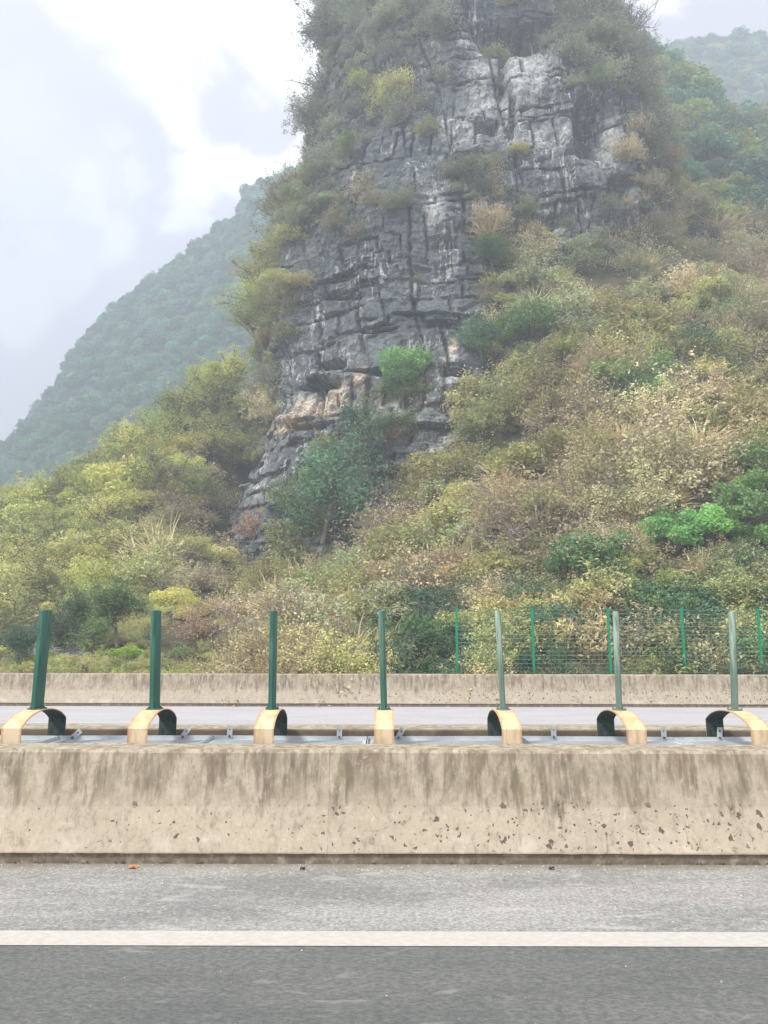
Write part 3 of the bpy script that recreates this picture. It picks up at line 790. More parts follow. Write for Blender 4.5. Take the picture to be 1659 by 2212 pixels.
    me.materials.append(mats[0]); me.materials.append(mats[1])
    return me
_gn = {}
def scatter(name, label, pts, scl, rotz, tilt, protos, rng):
    """one 'stuff' object: a geometry-nodes cover of plants on the given points"""
    n = len(pts)
    me = bpy.data.meshes.new(name); me.vertices.add(n); me.vertices.foreach_set('co', np.asarray(pts, np.float32).ravel())
    def A(k, typ, val, key='value'):
        a_ = me.attributes.new(k, typ, 'POINT'); a_.data.foreach_set(key, val.ravel())
    A('idx', 'INT', rng.randint(0, len(protos), n).astype(np.int32))
    A('scl', 'FLOAT_VECTOR', np.asarray(scl, np.float32), 'vector')
    A('rot', 'FLOAT_VECTOR', np.stack([tilt[:, 0], tilt[:, 1], rotz], 1).astype(np.float32), 'vector')
    o = mesh_obj(name, me); tag(o, label, kind='stuff')
    col = bpy.data.collections.new(name + '_kinds')
    for i, m in enumerate(protos):
        po = bpy.data.objects.new('%s_%02d' % (name, i), m); col.objects.link(po)
    ng = bpy.data.node_groups.new(name, 'GeometryNodeTree')
    ng.interface.new_socket('Geometry', in_out='INPUT', socket_type='NodeSocketGeometry')
    ng.interface.new_socket('Geometry', in_out='OUTPUT', socket_type='NodeSocketGeometry')
    N, L = ng.nodes, ng.links
    gi, go = N.new('NodeGroupInput'), N.new('NodeGroupOutput')
    ci = N.new('GeometryNodeCollectionInfo'); ci.inputs['Collection'].default_value = col
    ci.inputs['Separate Children'].default_value = True; ci.inputs['Reset Children'].default_value = True
    ip = N.new('GeometryNodeInstanceOnPoints'); ip.inputs['Pick Instance'].default_value = True
    def na(k, typ):
        q_ = N.new('GeometryNodeInputNamedAttribute'); q_.data_type = typ; q_.inputs['Name'].default_value = k; return q_.outputs['Attribute']
    L.new(gi.outputs[0], ip.inputs['Points']); L.new(ci.outputs[0], ip.inputs['Instance'])
    L.new(na('idx', 'INT'), ip.inputs['Instance Index']); L.new(na('scl', 'FLOAT_VECTOR'), ip.inputs['Scale'])
    er = N.new('FunctionNodeEulerToRotation'); L.new(na('rot', 'FLOAT_VECTOR'), er.inputs[0]); L.new(er.outputs[0], ip.inputs['Rotation'])
    L.new(ip.outputs[0], go.inputs[0])
    md = o.modifiers.new('plants', 'NODES'); md.node_group = ng
    return o

def sample_surface(verts, quads, n, rng):
    v0, v1, v2, v3 = [verts[quads[:, i]] for i in range(4)]
    nrm = np.cross(v2 - v0, v3 - v1) / 2; ar = np.linalg.norm(nrm, axis=1)
    k = rng.choice(len(quads), n, p=ar / ar.sum()); u_, v_ = rng.uniform(size=(2, n, 1))
    p = (v0[k] * (1 - u_) + v1[k] * u_) * (1 - v_) + (v3[k] * (1 - u_) + v2[k] * u_) * v_
    return p, nrm[k] / (ar[k][:, None] + 1e-9), ar.sum()

def PS(kinds, leaf, seeds=2, twig=None):
    out = []
    for k in kinds:
        for s_ in range(seeds):
            out.append(bush_mesh(k, 11 + 7 * s_ + len(k), (LEAF[leaf], twig or M_twig)))
    return out
COVER = {   # char: (name, label, protos, density per m2, size range)
    'o': ('olive_undergrowth', 'olive green scrub covering the slope and the foot of the cliff', PS(['leafy', 'airy', 'broad'], 'olive'), .50, (.7, 1.35)),
    'k': ('dry_undergrowth', 'dry khaki brown brush over the right hand slope', PS(['airy', 'twiggy', 'blade'], 'khaki'), .52, (.7, 1.3)),
    'y': ('yellow_green_undergrowth', 'yellow green bushes of the left hand slope', PS(['airy', 'leafy'], 'yellow'), .42, (.8, 1.5)),
    'g': ('green_undergrowth', 'fresh green bushes in scattered patches', PS(['leafy', 'broad'], 'green'), .5, (.7, 1.3)),
    'd': ('dark_undergrowth', 'dark green thicket at the foot of the slope', PS(['leafy', 'airy'], 'dark'), .6, (.6, 1.2)),
    't': ('bare_twig_undergrowth', 'grey brown leafless scrub clinging beside the rock', PS(['twiggy', 'airy'], 'khaki', 2) + PS(['twiggy'], 'grey', 2), .55, (.7, 1.4)),
    'h': ('cliff_vegetation', 'grey green scrub hanging on the upper tower', PS(['leafy', 'airy', 'twiggy'], 'grey'), .50, (.8, 1.6)),
    'f': ('wooded_slope_foliage', 'rounded crowns of trees covering the upper right slope', PS(['crown'], 'forest', 2) + PS(['crown'], 'pine', 2), .16, (1.6, 3.2)),
}
EXTRA = PS(['broad'], 'pale', 2)
rng = np.random.RandomState(7)
bucket = {k: [] for k in COVER}
hp, hn, harea = sample_surface(hv.reshape(-1, 3), fq2, 42000, rng)
tp, tn, tarea = sample_surface(tv.reshape(-1, 3), fq[(np.abs(PH[:-1, :-1]) < 1.85).ravel()], 24000, rng)
hx_mask = (hp[:, 1] > 23.0)
def inside_tower(p):
    k = np.clip(((p[:, 2] + 1) / 105 * (NZ - 1)).astype(int), 0, NZ - 1)
    return ((p[:, 0] - xc[k]) / a[k]) ** 2 + ((p[:, 1] - yc[k]) / b[k]) ** 2 < .93
hx_mask &= ~inside_tower(hp)
BACK = {'r': 'o', '.': 'o'}
for pts, nr, area, on_tower in ((hp[hx_mask], hn[hx_mask], harea * hx_mask.mean(), False), (tp, tn, tarea, True)):
    U_, V_, Dp = project(pts)
    keep = (U_ > -900) & (U_ < 2600) & (V_ > -500)
    pts, nr, U_, V_, Dp = pts[keep], nr[keep], U_[keep], V_[keep], Dp[keep]
    per = area * keep.mean() / max(1, keep.sum())
    ch = region(U_, V_, rng)
    far = (pts[:, 1] > 92) if not on_tower else np.zeros(len(pts), bool)
    rnd = rng.uniform(size=len(pts))
    for k, (nm, lb, pr, dens, (s0, s1)) in COVER.items():
        here = ch == ord(k)
        if not on_tower:
            if k == 'o': here = here | ((ch == ord('.')) & (rnd < np.where(U_ > 880, .8, .06))) | ((ch == ord('r')) & (rnd < .8))
            if k == 'f': here = here | (far & (ch != ord('k')) & (rng.uniform(size=len(pts)) < .3)); here &= pts[:, 1] > 60
        else:
            if k == 't': here = here | ((ch == ord('r')) & (rnd < .45))
            if k == 'h': here = here | ((ch == ord('r')) & (rnd >= .45) & (rnd < .75) & (pts[:, 2] > 28))
            if k == 'o': here = here | ((ch == ord('r')) & (rnd >= .45) & (rnd < .75) & (pts[:, 2] <= 28)) | ((ch == ord('.')) & (rnd < .02))
            if k == 'f': here = here & False
            if k == 'h': here = here | (ch == ord('f'))
        d_ = dens * per * .66
        if on_tower:
            pk = np.clip(.30 + 1.3 * nr[:, 2], .12, 1) * d_ * 1.25
            if k in 'tho': pk = np.where(ch == ord('r'), pk * .55, pk)
        else:
            near = np.clip(2.6 - pts[:, 1] / 32, .8, 2.0)
            pk = d_ * near * np.where((pts[:, 0] < -5) & (pts[:, 1] < 44), 3.0, 1)
        sel = here & (rng.uniform(size=len(pts)) < pk)
        q = pts[sel].copy(); sc = 1.24 * rng.uniform(s0, s1, len(q)) * rng.choice([.65, 1, 1.3, 1.6], len(q), p=[.35, .35, .2, .1])
        if not on_tower:
            sc *= np.clip(.5 + (q[:, 1] - 23) / 28, .5, 1.15) if k != 'f' else 1
            q[:, 2] -= .10 * sc
            if k == 'f': sc *= np.clip(q[:, 1] / 120, .7, 1.3)
            lowleft = (q[:, 0] < -5) & (q[:, 1] < 44)
            sc = np.where(lowleft, sc * .38, sc)
        else:
            q += nr[sel] * .1; sc *= .85
        bucket[k].append((q, sc))
for k, (nm, lb, pr, dens, rg_) in COVER.items():
    q = np.vstack([x[0] for x in bucket[k]]); sc = np.concatenate([x[1] for x in bucket[k]])
    s3 = np.stack([sc * rng.uniform(.85, 1.15, len(sc)), sc * rng.uniform(.85, 1.15, len(sc)), sc * rng.uniform(.75, 1.15, len(sc))], 1)
    if k == 'o':
        pr = pr + EXTRA[:1]
    scatter(nm, lb, q, s3, rng.uniform(0, 2 * pi, len(q)), rng.normal(0, .15, (len(q), 2)), pr, rng)
    print('cover', nm, len(q))
# low fringe plants right behind the far barrier
n = 1300
fx_, fy_ = rng.uniform(-24, 26, n), 22.6 + rng.uniform(0, 1, n) ** 1.3 * 4
fz_ = hill_z(fx_, fy_)
U_, V_, Dp = project(np.stack([fx_, fy_, fz_], 1)); ch = region(U_, np.full(n, 1400), rng)
fr = np.where((ch == ord('d')), 0, np.where(ch == ord('k'), 1, 2))
for kk, (nm, lb, pr) in enumerate((('roadside_dark_foliage', 'dark leafy fringe right behind the far barrier', COVER['d'][2]), ('roadside_dry_grass', 'dry grassy fringe right behind the far barrier', COVER['k'][2]),
                                   ('roadside_olive_foliage', 'olive leafy fringe right behind the far barrier', COVER['o'][2]))):
    s_ = fr == kk; m_ = s_.sum(); sc = rng.uniform(.35, 1.0, m_) * np.where(fx_[s_] < -4.5, .38, 1) * rng.choice([.6, 1, 1.3], m_) * np.where(fy_[s_] < 23.2, .7, 1)
    scatter(nm, lb, np.stack([fx_, fy_, fz_], 1)[s_], np.stack([sc] * 3, 1), rng.uniform(0, 6.3, m_), rng.normal(0, .12, (m_, 2)), pr, rng)
# crowns on the far hills
for (vv, ff), nm, lb, n, ms in ((FHL, 'forest', 'hazy forest on the far left hill', 11000, (1.3, 3.1)), (FHR, 'forest', 'hazy forest on the far right hill', 8000, (1.8, 3.6))):
    p_, nr, _ = sample_surface(vv, ff, n * 4, rng)
    U_, V_, Dp = project(p_); keep = (U_ > -500) & (U_ < 2200) & (p_[:, 1] > 165)
    p_ = p_[keep][:n]; sc = rng.uniform(*ms, len(p_)) * rng.choice([.8, 1, 1.3], len(p_))
    scatter(nm, lb, p_ - [0, 0, .5], np.stack([sc, sc, sc * 1.05], 1), rng.uniform(0, 6.3, len(p_)), rng.normal(0, .1, (len(p_), 2)), COVER['f'][2][2:] if 'left' in lb else COVER['f'][2][1:], rng)

# ================================================================== SINGLE TREES AND BUSHES
st = 3
def coarse(V3, r_, c_s):
    V3 = V3[::r_, ::c_s]; R_, K_ = V3.shape[:2]
    i_, j_ = np.meshgrid(np.arange(R_ - 1), np.arange(K_ - 1), indexing='ij')
    return V3.reshape(-1, 3), np.stack([i_ * K_ + j_, i_ * K_ + j_ + 1, (i_ + 1) * K_ + j_ + 1, (i_ + 1) * K_ + j_], -1).reshape(-1, 4)
v1, f1 = coarse(tv, 3, 3); v2, f2 = coarse(hv, 1, 1)
bvh_all = BVHTree.FromPolygons(np.vstack([v1, v2]).tolist(), np.vstack([f1, f2 + len(v1)]).tolist())
bvh_t = BVHTree.FromPolygons(v1.tolist(), f1.tolist())
def ground_at(u, v, on_tower=False):
    d = Vector(ray(u, v)).normalized()
    h = (bvh_t if on_tower else bvh_all).ray_cast(Vector((0, 0, CAMZ)), d)
    if h[0] is not None: return h[0]
    y = yf(max(0, CAMZ + d.z / d.y * 70)) + 12
    return bvh_t.find_nearest(Vector(P(u, v, y)))[0]

def tree_meshes(kind, seed):
    rng = np.random.RandomState(seed); lines, cen, ti = [], [], []
    if kind == 'round':      # short trunk, dense round crown   (height 1, scaled later)
        tr = curve((0, 0, -.05), (rng.normal(0, .1), rng.normal(0, .1), 1), .62, rng, .12, 0, 6); nb, crown_r, size, m = 24, .36, .032, 260
    elif kind == 'upright':
        tr = curve((0, 0, -.05), (0, 0, 1), .85, rng, .1, 0, 7); nb, crown_r, size, m = 22, .24, .032, 95
    elif kind == 'airy':
        tr = curve((0, 0, -.05), (rng.normal(0, .15), rng.normal(0, .1), 1), .6, rng, .25, 0, 6); nb, crown_r, size, m = 22, .42, .029, 190
    elif kind == 'twiggy':
        tr = curve((0, 0, -.05), (rng.normal(0, .2), 0, 1), .6, rng, .25, 0, 6); nb, crown_r, size, m = 22, .42, .024, 16
    lines.append((tr, .024, .010))
    for i in range(nb):
        k = rng.uniform(.28 if kind != 'airy' else .1, 1) * (len(tr) - 1); k0 = int(min(k, len(tr) - 2)); p0 = tr[k0] + (tr[k0 + 1] - tr[k0]) * (k - k0)
        az = i * 2.4 + rng.normal(0, .3); el = rng.uniform(.15, 1.1)
        L_ = crown_r * rng.uniform(.65, 1.15) * (1.25 - .45 * k / (len(tr) - 1))
        c = curve(p0, (cos(az) * cos(el), sin(az) * cos(el), sin(el)), L_, rng, .3, -.04 if kind != 'airy' else .05, 5)
        lines.append((c, .010, .004)); t0 = rng.uniform(.1, .9)
        for j in range(2, 5):
            for _ in range(3):
                s = curve(c[j], rng.normal(size=3) + [0, 0, .35], L_ * rng.uniform(.25, .5), rng, .35, 0, 3); lines.append((s, .004, .0015))
                mm = max(2, m // 9); cen.append(s[rng.randint(1, 3, mm)] + rng.normal(0, .030 if kind != 'round' else .04, (mm, 3))); ti.append(np.full(mm, np.clip(t0 + rng.normal(0, .12), 0, 1)))
    cen = np.vstack(cen); ti = np.concatenate(ti)
    lv, lf, lt = leaves(cen, size, rng, .5, tint=ti)
    tv_, tf = tubes(lines, 5)
    crown = (lv, lf, lt)
    return (tv_, tf), crown
_tm = {}
def tree_data(kind, seed, leaf, bark):
    if (kind, seed) not in _tm: _tm[(kind, seed)] = tree_meshes(kind, seed)
    key = (kind, seed, leaf)
    if key not in _tm:
        (tv_, tf), (lv, lf, lt) = _tm[(kind, seed)]
        tr = np_mesh('trunk', tv_, tf, smooth=True); tr.materials.append(bark)
        cr = np_mesh('crown', lv, lf, fattr={'tint': lt}); cr.materials.append(LEAF[leaf])
        _tm[key] = (tr, cr)
    return _tm[key]
def plant(name, kind, seed, leaf, u, v, h, label, cat='tree', group=None, wide=1.0, on_tower=False, bark=None, base=None):
    p = base if base is not None else ground_at(u, v, on_tower)
    r = empty(name, p, label, cat, group)
    r.rotation_euler = (0, 0, (seed * 1.7 + u * .01) % 6.28); r.scale = (h * wide, h * wide, h)
    tr, cr = tree_data(kind, seed, leaf, bark or M_bark)
    for nm, me in (('trunk', tr), ('crown', cr)):
        o = bpy.data.objects.new(nm, me); C.objects.link(o); o.parent = r
    return r
def bush(name, kind, leaf, u, v, s, label, cat='bush', seed=5, on_tower=False, sz=1.0, group=None):
    key = ('bush', kind, leaf, seed)
    if key not in _tm: _tm[key] = bush_mesh(kind, seed, (LEAF[leaf], M_twig))
    o = bpy.data.objects.new(name, _tm[key]); C.objects.link(o)
    o.location = ground_at(u, v, on_tower); o.scale = (s, s, s * sz); o.rotation_euler = (0, 0, (u * .37) % 6.28)
    return tag(o, label, cat, group)

# small trees on the flat ground at the lower left
plant('tree', 'round', 1, 'dark', 38, 1436, 1.6, 'small dark tree at the left picture edge behind the far barrier', wide=1.25, base=P(38, 1442, 26))
plant('tree', 'round', 2, 'green', 250, 1375, 3.0, 'round crowned green tree with a visible forked trunk between the first two posts', wide=1.1, base=P(253, 1392, 31))
plant('tree', 'upright', 3, 'green', 200, 1430, 1.75, 'small bushy green tree in front of the round crowned one', wide=1.6, base=P(198, 1436, 27))
plant('tree', 'airy', 4, 'dark', 128, 1425, 2.5, 'thin dark green tree just right of the leftmost post', wide=1.0, base=P(130, 1432, 29.5))
plant('tree', 'airy', 5, 'olive', 75, 1395, 3.5, 'pale olive green feathery tree behind the small dark one', wide=1.3, base=P(70, 1400, 34))
plant('tree', 'round', 6, 'dark', 150, 1375, 2.5, 'dark tree in the gap left of the round crowned tree', wide=1.1, base=P(158, 1385, 34))
# the big trees on the cliff foot
plant('tree', 'round', 7, 'pine', 705, 1130, 8.2, 'largest dark green tree growing on the cliff below the ochre stain', wide=1.0, on_tower=True, base=bvh_t.find_nearest(Vector(P(705, 1150, 52)))[0] + Vector((0, -1.2, -.3)))
plant('tree', 'upright', 8, 'pine', 770, 1060, 8.0, 'tall narrow green tree rising beside the largest one on the cliff', wide=.9, base=bvh_t.find_nearest(Vector(P(770, 1090, 53)))[0] + Vector((0, -.9, 0)))
plant('tree', 'airy', 9, 'green', 640, 1130, 5.6, 'green tree with feathery top left of the largest cliff tree', wide=1.1, base=bvh_t.find_nearest(Vector(P(640, 1120, 52)))[0] + Vector((0, -1, 0)))
plant('tree', 'round', 10, 'green', 870, 885, 4.2, 'green shrubby tree on the ledge in the middle of the cliff', wide=1.3, on_tower=True)
plant('tree', 'round', 11, 'green', 830, 970, 3.6, 'low green tree hanging under the ledge tree', wide=1.7, on_tower=True)
plant('tree', 'airy', 12, 'green', 905, 800, 2.6, 'small fresh green tree above the ledge tree', wide=1.3, on_tower=True)
plant('tree', 'round', 6, 'pine', 1040, 780, 4.4, 'dark green tree at the right rim of the bare cliff', wide=1.2)
plant('tree', 'round', 2, 'dark', 1065, 590, 3.6, 'dark shrubby tree in a cleft high right of the bedded rock', wide=1.4)
plant('tree', 'airy', 5, 'rust', 545, 1170, 3.8, 'rusty brown leaved small tree at the lower left of the cliff', wide=.9)
plant('tree', 'upright', 3, 'olive', 605, 1225, 3.6, 'olive bush tree standing before the pale rock foot', wide=1.5)
plant('tree', 'round', 1, 'olive', 425, 1240, 2.8, 'small rounded tree beside the dark cleft at the cliff foot', wide=1.2)
# trees that fringe the left edge of the tower
fringe = [(705, 40, 4.6, 'airy', 'grey', 'topmost grey green tree on the tower\'s left edge'), (668, 120, 6.2, 'airy', 'grey', 'wide airy tree leaning out over the sky near the tower top'),
          (672, 190, 5.6, 'twiggy', 'grey', 'thin twiggy tree jutting left below the wide airy one'), (668, 260, 4.4, 'airy', 'grey', 'small grey tree on the tower edge above the narrow neck'),
          (672, 330, 4.0, 'twiggy', 'khaki', 'bare brownish tree at the narrow neck of the left edge'), (632, 430, 4.6, 'airy', 'olive', 'olive tree on the shoulder above the far hill skyline'),
          (590, 490, 5.2, 'airy', 'olive', 'feathery olive tree spreading over the hazy hill'), (565, 545, 4.6, 'airy', 'olive', 'olive tree below the feathery one on the left edge'),
          (548, 600, 4.8, 'airy', 'yellow', 'yellowish tree bulging out of the left edge at mid height'), (545, 660, 4.6, 'airy', 'yellow', 'lower yellowish tree of the two on the left edge'),
          (552, 720, 4.2, 'airy', 'olive', 'tree just above the dark rock corner on the left'), (600, 440, 4.2, 'twiggy', 'olive', 'half bare tree standing on the left shoulder'),
          (838, 215, 4.0, 'round', 'yellow', 'yellow green domed tree high on the tower face'), (750, 325, 3.0, 'upright', 'lime', 'bright light green small tree on the tower\'s left part'),
          (1290, 205, 4.5, 'round', 'pine', 'dark green tree over the shadowed recess at upper right'), (1250, 130, 3.6, 'airy', 'grey', 'grey green tree right of the pale upper rock'),
          (1362, 75, 5.5, 'twiggy', 'grey', 'bare tree against the sky on the tower\'s right shoulder'), (1330, 30, 5.0, 'twiggy', 'grey', 'leafless tree at the top edge right of the tower'),
          (735, 10, 5.0, 'airy', 'grey', 'tree cut by the top picture edge on the tower\'s left')]
for i, (u, v, h, kd, lf_, lb) in enumerate(fringe):
    plant('tree', kd, 20 + i % 7 if kd == 'airy' else 3 + i % 3 if kd != 'twiggy' else 40 + i % 3, lf_, u, v + 25, h * 1.25, lb, wide=1.2, on_tower=True, group='trees growing on the limestone tower', bark=M_twig if kd == 'twiggy' else None)
# yellow green trees of the left slope
slope = [(478, 815, 5.5, 'yellow', 'uppermost yellow green tree against the tower\'s left foot'), (440, 880, 7.0, 'yellow', 'tall bright yellow green tree left of the dark rock corner'),
         (395, 905, 6.2, 'yellow', 'bright yellow crowned tree on the crest left of the tallest one'), (345, 945, 5.4, 'yellow', 'yellow tree on the crest in front of the hazy hill'),
         (455, 985, 6.0, 'yellow', 'yellow tree halfway down beside the twiggy brown bank'), (295, 985, 5.0, 'yellow', 'yellow green tree on the falling crest'),
         (230, 1035, 4.6, 'olive', 'olive tree on the crest at the middle left'), (160, 1065, 4.4, 'olive', 'dark toned tree under the crest at the left'),
         (110, 1075, 4.0, 'yellow', 'small yellow tree where the crest drops to the hazy gap'), (30, 1110, 4.6, 'yellow', 'yellow green tree at the left picture edge on the crest'),
         (215, 1140, 4.4, 'yellow', 'bright yellow green tree low in the middle of the left slope'), (120, 1165, 4.2, 'yellow', 'yellow green tree in the lower left slope'),
         (340, 1050, 5.0, 'olive', 'feathery olive tree in the middle of the left slope'), (290, 1190, 4.2, 'olive', 'olive tree near the foot of the left slope'),
         (60, 1240, 4.4, 'yellow', 'pale green tree at the lower left edge above the small trees'), (370, 1140, 4.6, 'khaki', 'brownish airy tree on the bank left of the cliff foot'),
         (400, 1050, 4.8, 'khaki', 'pale brown airy tree between yellow trees and rock')]
for i, (u, v, h, lf_, lb) in enumerate(slope):
    plant('tree', 'airy', 20 + i % 7, lf_, u, v + 22, h, lb, wide=1.2, group='feathery trees on the left slope')
# bushes that stand out on the right and in the middle
bush('bush', 'leafy', 'green', 1600, 1140, 1.7, 'bright green leafy bush at the right picture edge', seed=3)
bush('bush', 'leafy', 'green', 1455, 1190, 1.5, 'bright green bush left of the one at the picture edge', seed=4)
bush('bush', 'leafy', 'green', 1540, 1160, 1.2, 'small green bush between the two bright green ones', seed=5)
bush('bush', 'leafy', 'lime', 640, 1290, 1.25, 'lime green low bush behind the third post', sz=.6, seed=3)
bush('bush', 'leafy', 'lime', 600, 1295, .9, 'smaller lime green bush left of the low lime one', sz=.6, seed=4)
bush('bush', 'leafy', 'lime', 275, 1425, .8, 'flat lime green patch bush behind the barrier near the second post', sz=.5, seed=5)
bush('grass_clump', 'blade', 'straw', 755, 1318, .95, 'pinkish straw plume grass clump left of the middle post', 'grass clump', seed=3)
bush('grass_clump', 'blade', 'straw', 1530, 1250, 1.0, 'drooping clump of dead grass under the bright green bushes', 'grass clump', seed=4)
bush('grass_clump', 'blade', 'straw', 660, 1400, .8, 'arching dry grass clump right of the third post', 'grass clump', seed=5)
bush('bush', 'airy', 'yellow', 1480, 790, 2.4, 'rounded yellowish bush high on the right slope', seed=3)
bush('bush', 'airy', 'khaki', 1620, 740, 2.4, 'sandy coloured bush at the right edge of the upper slope', seed=4)
bush('bush', 'leafy', 'olive', 1390, 720, 2.4, 'rounded grey green bush above the yellowish one', seed=4)
bush('bush', 'airy', 'khaki', 1440, 920, 2.4, 'wide dry brown bush crowning the right hand mound', seed=5)
bush('bush', 'airy', 'rust', 1080, 1090, 1.4, 'reddish brown bush in the middle of the slope', seed=4)
bush('bush', 'twiggy', 'rust', 430, 1380, .95, 'reddish brown twiggy bush right of the second post', seed=4)
bush('bush', 'broad', 'pale', 800, 1150, 1.2, 'pale backed large leaved bush below the cliff', seed=4)
bush('bush', 'broad', 'pale', 1130, 800, 1.5, 'bush with large whitish leaves right of the cliff rim', seed=5)
bush('bush', 'broad', 'pale', 1010, 1330, .5, 'whitish dead leaved vine beside the first fence post', seed=5, sz=1.6)
bush('bush', 'broad', 'green', 1320, 850, 2.0, 'dark large leaved bush in the hollow of the right slope', seed=6)
bush('bush', 'leafy', 'olive', 850, 1180, 1.2, 'olive green bush between the pale leaved bush and the slope', seed=6)
bush('bush', 'leafy', 'olive', 1370, 1240, .9, 'leafy olive bush just above the fence on the right', seed=4)
bush('bush', 'broad', 'yellow', 1590, 1345, .45, 'small yellow green bush seen through the fence near the rightmost post', seed=5)

# boulders
def boulder(u, v, s, label, seed, on=False):
    rs_ = np.random.RandomState(seed)
    n_, m_ = 28, 20
    th, f_ = np.meshgrid(np.linspace(0, 2 * pi, n_, endpoint=False), np.linspace(-pi / 2, pi / 2, m_))
    d = np.stack([np.cos(f_) * np.cos(th), np.cos(f_) * np.sin(th), np.sin(f_)], -1)
    d = np.sign(d) * np.abs(d) ** .5
    k = 1 + .55 * fbm(d[..., 0] * 1.9 + seed, d[..., 1] * 1.9, d[..., 2] * 1.9, seed, 4)
    vv = d * k[..., None] * np.array(s)
    i_, j_ = np.meshgrid(np.arange(m_ - 1), np.arange(n_), indexing='ij')
    ff = np.stack([i_ * n_ + j_, i_ * n_ + (j_ + 1) % n_, (i_ + 1) * n_ + (j_ + 1) % n_, (i_ + 1) * n_ + j_], -1).reshape(-1, 4)
    me = np_mesh('boulder', vv.reshape(-1, 3), ff, pattr=dict(pale=np.full(m_ * n_, .75), moss=np.full(m_ * n_, .2)))
    o = mesh_obj('boulder', me, M_rock); o.location = ground_at(u, v, on); o.rotation_euler = rs_.uniform(-.3, .3, 3)
    return tag(o, label, 'boulder')
boulder(1310, 1160, (.8, .6, .5), 'pale boulder among brown bushes on the right slope', 2)
boulder(1308, 1205, (.5, .5, .7), 'pale rock just below the boulder on the right slope', 3)
boulder(1000, 1262, (.45, .4, .35), 'small pale rock in the scrub left of the fence', 4)
boulder(400, 1240, (1.0, .7, .35), 'flat pale slab at the foot of the cliff on the left', 5)
boulder(1410, 1400, (.35, .4, .5), 'grey rock behind the fence near its middle', 6)
boulder(1265, 1400, (.3, .3, .4), 'grey rock behind the fence left of the sixth post', 7)
boulder(125, 1425, (.9, .5, .45), 'light rock behind the barrier right of the leftmost post', 8)

# ================================================================== BARRIERS
def barrier(prof, x0, x1, step, label, seed, mat=None):
    prof = np.array(prof); out = []
    for i in range(len(prof)):                        # refine the outline
        p, q = prof[i], prof[(i + 1) % len(prof)]
        out += [p] if i == len(prof) - 1 else [p + (q - p) * t for t in np.linspace(0, 1, max(1, int(np.linalg.norm(q - p) / .12)), endpoint=False)]
    pr = np.array(out); xs = np.arange(x0, x1 + step, step)
    X, I = np.meshgrid(xs, np.arange(len(pr)), indexing='ij')
    Y, Z = pr[I, 0], pr[I, 1]
    e = .0045 * fbm(X / .09, Y * 9 + I, Z * 9, seed, 3) + .004 * fbm(X / .9, I * .7, 0, seed + 3, 2)
    v = np.stack([X, Y + e, Z + np.where(Z > .02, e * .9, 0)], -1)
    n_, m_ = X.shape
    i_, j_ = np.meshgrid(np.arange(n_ - 1), np.arange(m_), indexing='ij')
    f = np.stack([i_ * m_ + j_, (i_ + 1) * m_ + j_, (i_ + 1) * m_ + (j_ + 1) % m_, i_ * m_ + (j_ + 1) % m_], -1).reshape(-1, 4)
    o = mesh_obj('concrete_barrier', np_mesh('concrete_barrier', v.reshape(-1, 3), f), mat or M_conc)
    return tag(o, label, 'barrier')
FR = [(6.53, -.02), (6.53, .068), (6.512, .082), (6.612, .42), (6.69, .832), (6.715, .857), (7.09, .857), (7.12, .835), (7.12, -.02)]
barrier(FR, -14, 14, .06, 'nearest stained concrete barrier with dark pits along its lower slope', 1)
barrier([(8.22, -.02), (8.22, .845), (8.235, .86), (8.63, .86), (8.65, .84), (8.73, .43), (8.83, .08), (8.82, -.02)], -16, 16, .12, 'middle concrete barrier whose dark top strip shows behind the yellow arches', 2, M_conc_dark)
barrier([(y + 14.92, z) for y, z in FR], -32, 34, .12, 'farthest concrete barrier along the foot of the slope', 3)

# ================================================================== POSTS ON YELLOW ARCHES
def arch_mesh():
    th = radians(62); outer = [(-.5, .55), (-.5, .80), (-.5, .975)]
    for i in range(1, 13):
        q_ = -th + 2 * th * i / 13
        outer.append((.5 * sin(q_) / sin(th), .975 + .130 * (cos(q_) - cos(th)) / (1 - cos(th))))
    outer += [(.5, .975), (.5, .80)]
    o = np.array(outer); t = np.gradient(o, axis=0); t /= np.linalg.norm(t, axis=1)[:, None]; nn = np.stack([-t[:, 1], t[:, 0]], 1)
    inn = o - nn * .009
    k = len(o); vs, fs, mi = [], [], []
    for x in (-.09, .09):
        for p in o: vs.append((x, p[0], p[1]))
        for p in inn: vs.append((x, p[0], p[1]))
    A0, A1, B0, B1 = 0, k, 2 * k, 3 * k
    for i in range(k - 1):
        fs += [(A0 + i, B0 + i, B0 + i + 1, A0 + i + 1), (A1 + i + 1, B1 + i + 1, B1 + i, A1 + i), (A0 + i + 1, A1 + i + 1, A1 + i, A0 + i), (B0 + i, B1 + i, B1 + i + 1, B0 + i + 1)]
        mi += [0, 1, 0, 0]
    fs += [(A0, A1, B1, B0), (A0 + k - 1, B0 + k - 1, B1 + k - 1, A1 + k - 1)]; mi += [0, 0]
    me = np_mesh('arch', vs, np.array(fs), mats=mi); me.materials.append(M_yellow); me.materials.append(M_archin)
    return me
AM = arch_mesh()
